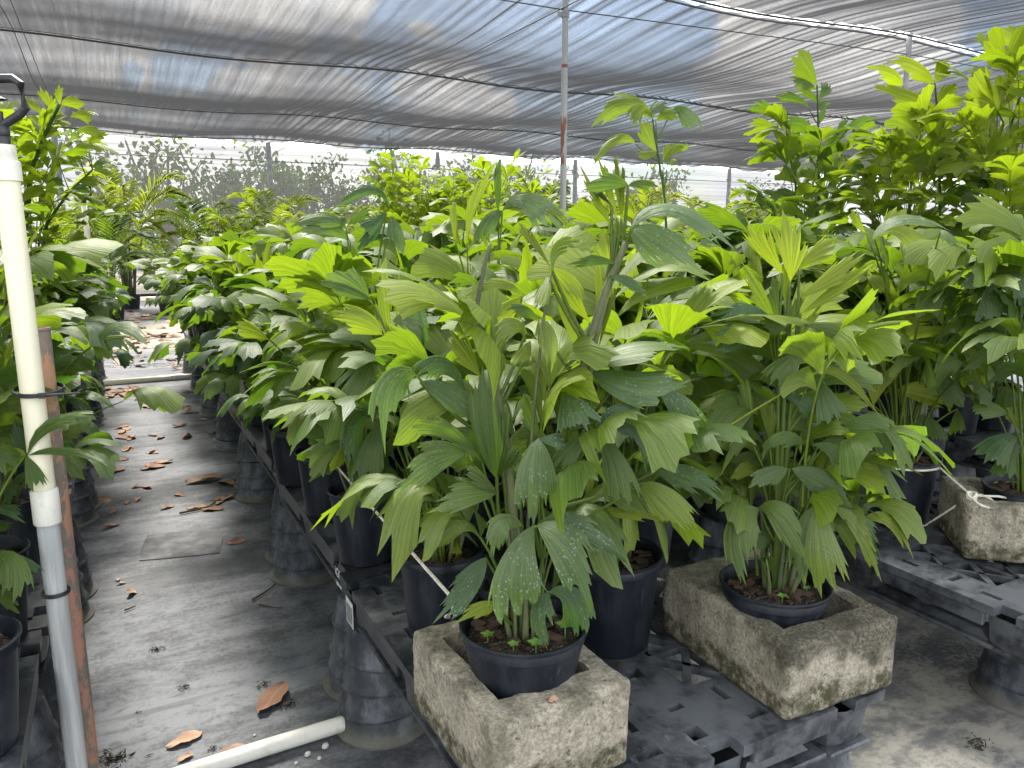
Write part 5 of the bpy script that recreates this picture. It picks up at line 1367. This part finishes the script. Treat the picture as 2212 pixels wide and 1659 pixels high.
# pipe lying on the ground from the riser to beneath the front pallet
m = MB(); m.tube([(-.14,2.1,.03),(.3,2.12,.03),(1.5,2.15,.03)], .024, 18); tag(m.build('ground_pipe', 'pvc_white', None, True), 'white plastic pipe lying on the mat by the front pallet', 'pipe', 'plastic pipes lying across the aisle')
t2 = thing('ground_pipe', 'cream plastic pipe with a coupling crossing the far part of the aisle', 'pipe', (.3,8.93,.03), 0, 'plastic pipes lying across the aisle')
m = MB(); m.tube([(-.5,0,0),(.26,.0,.0),(.9,.02,.0)], .03, 16); m.build('pipe', 'pvc_cream', t2, True)
m = MB(); m.tube([(.2,0,0),(.32,0,0)], .037, 16); m.build('coupling', 'pvc_white', t2, True, autos=50)
t3 = thing('irrigation_riser', 'thin cream riser pipe with a black sprinkler head far along the left bench', 'pipe', (-.17,9.45,0), 0)
m = MB(); m.tube([(0,0,0),(0,0,1.1)], .036, 14); m.build('lower_pipe', 'pvc_grey', t3, True)
m = MB(); m.tube([(0,0,1.1),(0,0,1.86)], .028, 14); m.build('upper_pipe', 'pvc_cream', t3, True)
head(t3, 1.86, 1.9)

# ------------------------------------------------------------------ ropes
def rope(label, pts, r=.0035):
    o = MB().tube(pts, r, 7).build('rope', 'rope', None, True); return tag(o, label, 'rope', 'pale ropes tying the pots')
rope('pale straight rope running along the aisle pots from the front block', [(.605,1.43,.70),(.597,1.44,.74),(.617,2.094,.74),(.635,2.545,.74),(.67,3.168,.745),(.715,4.083,.74),(.74,5.4,.735),(.76,7.2,.74),(.8,9,.735)], .0042)
rope('slack end of rope knotted at the back of the front block', [(.597,1.44,.735),(.60,1.452,.72),(.612,1.455,.705),(.606,1.448,.69),(.598,1.462,.676),(.61,1.47,.668)], .004)
kn = np.array([2.415,1.405,.684])
def wrap(z, r, a0, a1, n=12): aa = np.linspace(R(a0), R(a1), n); return [(2.52+r*math.cos(q), 1.73+r*math.sin(q), z) for q in aa]
rope('rope from the rim of the large right-bench pot to the knot on the roped block', wrap(.705,.128,-215,-75)+[kn,(2.50,1.37,.68),(2.535,1.355,.672),(2.55,1.36,.63)], .004)
rope('rope from the knot down to the foot of the large right-bench pot', [kn]+wrap(.489,.108,-80,-190), .004)
a = np.linspace(0,6.28,18); rope('looped knot of pale rope on the corner of the roped block', np.stack([kn[0]+.04*np.sin(a)*.9+.02, kn[1]-.03+.03*np.cos(a), kn[2]-.012+.012*np.cos(a)], -1), .0042)
m = MB()
for q in range(3): m.tube(np.stack([kn[0]+.012*np.cos(a+q), kn[1]+.012*np.sin(a+q), kn[2]+.010*np.sin(a*1.0+q*2)], -1), .0045, 6)
tag(m.build('rope_knot', 'rope', None, True), 'tight rope knot perched on the corner of the roped block', 'knot')
rope('rope glimpsed between the front palm and the long concrete block', [(1.12,1.62,.66),(1.2,1.52,.62),(1.26,1.5,.6),(1.24,1.51,.56),(1.3,1.49,.54)], .004)

# ------------------------------------------------------------------ litter on the ground
def dry_mesh(seed):
    rg = np.random.default_rng(seed); ns, nt = 15, 9; X = np.linspace(-1,1,ns); t = np.linspace(-1,1,nt)
    w = .42*np.sqrt(np.clip(1-(np.abs(X)**1.7),0,1))*(1+.25*X)+.02; V = []; uv = []
    c1, c2, ph = rg.uniform(.2,.7), rg.uniform(-.3,.5), rg.uniform(0,6)
    for i, x in enumerate(X):
        for j, tt in enumerate(t):
            e = 1+.10*math.sin(i*1.3+ph)*(abs(tt)>.7)+.06*math.sin(i*2.9+ph*2)*(abs(tt)>.9)
            V.append((x, tt*w[i]*e, c1*(tt*w[i])**2*1.6+c2*.25*x*x+.07*math.sin(x*4+ph+tt*2)+.1)); uv.append(((tt+1)/2,(x+1)/2))
    Fc = [(i*nt+j,(i+1)*nt+j,(i+1)*nt+j+1,i*nt+j+1) for i in range(ns-1) for j in range(nt-1)]
    m = MB(); m.add(V, Fc); st = MB(); me = m.mesh('dry_leaf', 'dry', True)
    l = me.uv_layers.new(name='UVMap')
    for lp in me.loops: l.data[lp.index].uv = uv[lp.vertex_index]
    md = me.copy(); return md
DM = [dry_mesh(i) for i in range(6)]
def dry(x, y, s, rz, label, k, tilt=(0,0), z=.002, grp='dry fallen leaves on the mat'):
    o = link('dry_leaf', DM[k%6], None, (x,y,z)); o.scale = (s,s,s*.8); o.rotation_euler = (tilt[0],tilt[1],rz)
    return tag(o, label, 'dry leaf', grp)
def G(u, v): p = at_z(u, v, 0.0); return float(p[0]), float(p[1])
BIG = [(285,1281,.052,1.2,'upright orange-brown curled leaf alone on the mat at left',(.5,.35)),(588,1515,.085,.9,'large pale tan wrinkled leaf near the white ground pipe',(0,0)),(398,1602,.055,.3,'pale tan leaf with holes near the bottom of the aisle',(0,0)),(494,1642,.07,.5,'pinkish long leaf beside the white ground pipe',(.2,0)),(510,1172,.045,.2,'dark red-brown curled leaf in the middle of the aisle',(.5,0)),(440,1040,.11,.1,'large torn brown leaf beside the pot stack, mid aisle',(0,0)),(490,1045,.08,2.,'brown leaf overlapping the large torn leaf, mid aisle',(0,.1)),(482,1080,.07,.4,'brown leaf pair member right of the twig',(0,0)),(425,1098,.055,.1,'flat brown leaf lying on the long twig',(0,0)),(460,1102,.06,2.8,'brown leaf just right of the leaf on the twig',(0,0)),(238,1139,.05,.6,'orange-brown leaf by the left bench edge',(0,.2)),(243,1108,.03,.9,'small orange leaf by the left bench edge',(.3,0)),(222,1085,.05,.4,'curled leaf against the left pot stacks',(.6,0)),(350,1001,.07,.1,'brown leaf with a dark hole in the aisle centre',(0,0)),(330,1012,.08,.2,'long brown leaf left of the leaf with a hole',(0,0)),(240,1020,.09,.35,'tan leaf near the left pot stack, mid aisle',(0,0)),(262,1262,.02,.2,'tiny brown fragment left of the upright leaf',(0,0)),(400,1640,.025,.4,'small orange fragment near the bottom of the aisle',(0,0))]
for i, (u, v, s, rz, lab, ti) in enumerate(BIG):
    x, y = G(u, v); dry(x, y, s, rz, lab, i, ti, .004)
lr = np.random.default_rng(3)
def scatter(n, u0, u1, v0, v1, s0, s1, label):
    for i in range(n):
        x, y = G(lr.uniform(u0,u1), lr.uniform(v0,v1)); dry(x, y, lr.uniform(s0,s1), lr.uniform(0,6.28), label, int(lr.integers(6)), (lr.uniform(-.25,.25),lr.uniform(-.25,.25)), .004)
scatter(22, 222, 300, 838, 862, .05,.09, 'brown leaf in the drift against the near side of the far ground pipe')
scatter(12, 300, 425, 835, 885, .04,.08, 'scattered brown leaf just this side of the far ground pipe')
scatter(22, 225, 470, 885, 985, .04,.08, 'scattered brown leaf on the open mat in mid aisle')
scatter(9, 230, 480, 985, 1100, .03,.06, 'small brown leaf among the larger ones in the nearer aisle')
scatter(34, 222, 425, 740, 800, .06,.11, 'brown leaf on the damp mat between far pipe and sand')
scatter(44, 222, 425, 700, 745, .07,.13, 'brown leaf on the sandy strip of the far aisle')
scatter(36, 240, 420, 672, 700, .08,.14, 'brown leaf in the litter before the far areca pots')
pv = [(.06,4.17),(.16,4.16),(.28,4.12),(.40,4.07),(.40,3.95),(.36,3.76),(.2,3.79),(.01,3.84),(.02,3.98)]
m = MB().add([(x,y,.004) for x,y in pv]+[(x,y,.001) for x,y in pv], [tuple(range(8,-1,-1))]+[(i,(i+1)%9,9+(i+1)%9,9+i) for i in range(9)])
tag(m.build('mat_patch', 'patch'), 'darker square patch of mat laid over the ground cloth in the aisle', 'patch')
def twig(pts, r, label):
    P = [np.array([*G(u,v), r+.004]) for u,v in pts]; m = MB(); m.tube(P, np.linspace(r,r*.5,len(P)), 6); tag(m.build('twig', 'twig', None, True), label, 'twig', 'twigs on the mat')
twig([(388,1112),(430,1104),(452,1097),(480,1078),(520,1066),(560,1044)], .006, 'long thin twig across the aisle beside brown leaves')
twig([(545,1300),(575,1282),(596,1265)], .005, 'forked short twig right of the aisle centre')
twig([(560,1310),(590,1316),(612,1317)], .004, 'short straight twig just beyond the forked one')
twig([(270,1322),(293,1313)], .004, 'tiny dark twig below the upright curled leaf')
def clump(u, v, s, label):
    x, y = G(u, v); rg = np.random.default_rng(int(u)); m = MB()
    for i in range(70):
        c = np.array([x,y,.002])+rg.normal(size=3)*[s*.4,s*.3,0]+UP*abs(rg.normal())*s*.12; d = nrm(rg.normal(size=3)*[1,1,.35])*s*rg.uniform(.08,.25); p = nrm(np.cross(d, rg.normal(size=3)))*s*.04
        m.add([c-d, c+p, c+d+UP*s*.03, c-p], [(0,1,2,3)])
    tag(m.build('moss_clump', 'moss_clump'), label, 'moss clump', 'dried moss clumps on the mat')
for a in [(250,1640,.07,'largest dark moss clump at the bottom of the aisle'),(397,1487,.03,'small round moss clump left of the tan leaf'),(338,1405,.035,'flat olive moss patch in the lower aisle'),(620,1525,.04,'dark moss clump beside the large tan leaf'),(570,1480,.035,'olive moss crumbs above the large tan leaf'),(460,1620,.025,'moss crumbs near the ground pipe'),(298,1540,.014,'tiny moss crumb in the lower aisle'),(2110,1610,.05,'dark wet moss clump on the grey mat at lower right')]: clump(*a)
for i, (u, v, s) in enumerate([(262,1261,.008),(255,1255,.01),(703,1615,.012),(665,1632,.01),(690,1640,.007),(640,1650,.006),(550,1590,.005)]):
    x, y = G(u, v); m = MB(); m.lathe([(.0,0),(s,s*.3),(s*.8,s*.9),(.0,s*1.2)], 9, (x,y), .1); tag(m.build('pebble', 'pebble'), 'small whitish pebble on the dark mat', 'pebble', 'whitish pebbles')
o = dry(.66,1.098,.014,.4,'small curled brown leaf scrap on the rim of the front block',2,(.6,.2),.665,None)
dry(.775,1.19,.009,1.4,'tiny tan leaf scrap on the right rim of the front block',3,(.3,.2),.664,None)

# ------------------------------------------------------------------ daylight
w = bpy.data.worlds.new('World'); sc.world = w; w.use_nodes = True; nt = w.node_tree; nt.nodes.clear(); k = N(nt)
EL, AZ = R(54), R(2)                      # thinly clouded sun: high, ahead of the camera
sky = k.n('ShaderNodeTexSky', sky_type='NISHITA'); sky.sun_disc = False; sky.sun_elevation = EL; sky.sun_rotation = AZ; sky.dust_density = 1.5; sky.air_density = 1.0
v = k.coord('Generated')
cl = k.noise(k.vmap(v, (1,1,1.6)), 2.6, 7, .55, .35)
cover = k.step(cl, .47, .56)
# broad banks of cloud and blue gaps where the photograph has them
nz = k.n('ShaderNodeTexNoise'); k.l(v, nz.inputs['Vector']); nz.inputs['Scale'].default_value = 9; nz.inputs['Detail'].default_value = 4
sb = k.n('ShaderNodeVectorMath', operation='SUBTRACT'); k.l(nz.outputs['Color'], sb.inputs[0]); sb.inputs[1].default_value = (.5,.5,.5)
sc2 = k.n('ShaderNodeVectorMath', operation='SCALE'); k.l(sb.outputs[0], sc2.inputs[0]); sc2.inputs['Scale'].default_value = .22
ad = k.n('ShaderNodeVectorMath', operation='ADD'); k.l(v, ad.inputs[0]); k.l(sc2.outputs[0], ad.inputs[1]); vd = ad.outputs[0]
def bank(u, vv, width):
    d = nrm(ray(u, vv)); nd = k.n('ShaderNodeVectorMath', operation='DISTANCE'); k.l(vd, nd.inputs[0]); nd.inputs[1].default_value = tuple(d)
    return k.math('SUBTRACT', 1.0, k.step(nd.outputs['Value'], width*.35, width))
blue = 0.0; white = 0.0
for a in ((850,60,.17),(980,40,.16),(1100,150,.15),(1420,60,.08),(500,90,.06),(470,160,.05),(330,190,.04),(860,250,.1),(1150,-150,.4)): blue = k.math('MAXIMUM', bank(*a), blue)
for a in ((100,100,.35),(720,130,.13),(560,220,.16),(660,20,.12),(1310,120,.1),(1560,60,.13),(950,225,.11),(-300,-200,.7),(1700,150,.2)): white = k.math('MAXIMUM', bank(*a), white)
shape = k.math('ADD', cl, k.math('MULTIPLY', k.math('SUBTRACT', white, blue), .24))
cover = k.step(shape, .44, .52)
lumpy = k.noise(v, 7, 5, .6)
ccol = k.mix(k.step(lumpy, .3, .7), c4(.62,.64,.68), c4(1,.965,.91))
b1 = k.n('ShaderNodeBackground'); k.l(sky.outputs[0], b1.inputs[0]); b1.inputs[1].default_value = .11
b2 = k.n('ShaderNodeBackground'); k.l(ccol, b2.inputs[0]); b2.inputs[1].default_value = 1.0
mx = k.n('ShaderNodeMixShader'); k.l(cover, mx.inputs[0]); k.l(b1.outputs[0], mx.inputs[1]); k.l(b2.outputs[0], mx.inputs[2])
o = k.n('ShaderNodeOutputWorld'); k.l(mx.outputs[0], o.inputs[0])
sd = bpy.data.lights.new('sun', 'SUN'); sd.energy = 4.4; sd.angle = R(12); sd.color = (1.0,.955,.88)
so = bpy.data.objects.new('sun', sd); COL.objects.link(so)
S = Vector((math.sin(AZ)*math.cos(EL), math.cos(AZ)*math.cos(EL), math.sin(EL)))   # direction towards the sun
so.rotation_euler = S.to_track_quat('Z', 'Y').to_euler(); so.location = (6,-4,12)
vs = sc.view_settings; vs.view_transform = 'Standard'; vs.look = 'None'; vs.exposure = 2.3; vs.gamma = 1
sc.cycles.max_bounces = 7; sc.cycles.transparent_max_bounces = 12; sc.cycles.diffuse_bounces = 4; sc.cycles.glossy_bounces = 2; sc.cycles.transmission_bounces = 5
sc.cycles.use_denoising = True; sc.cycles.sample_clamp_indirect = 4
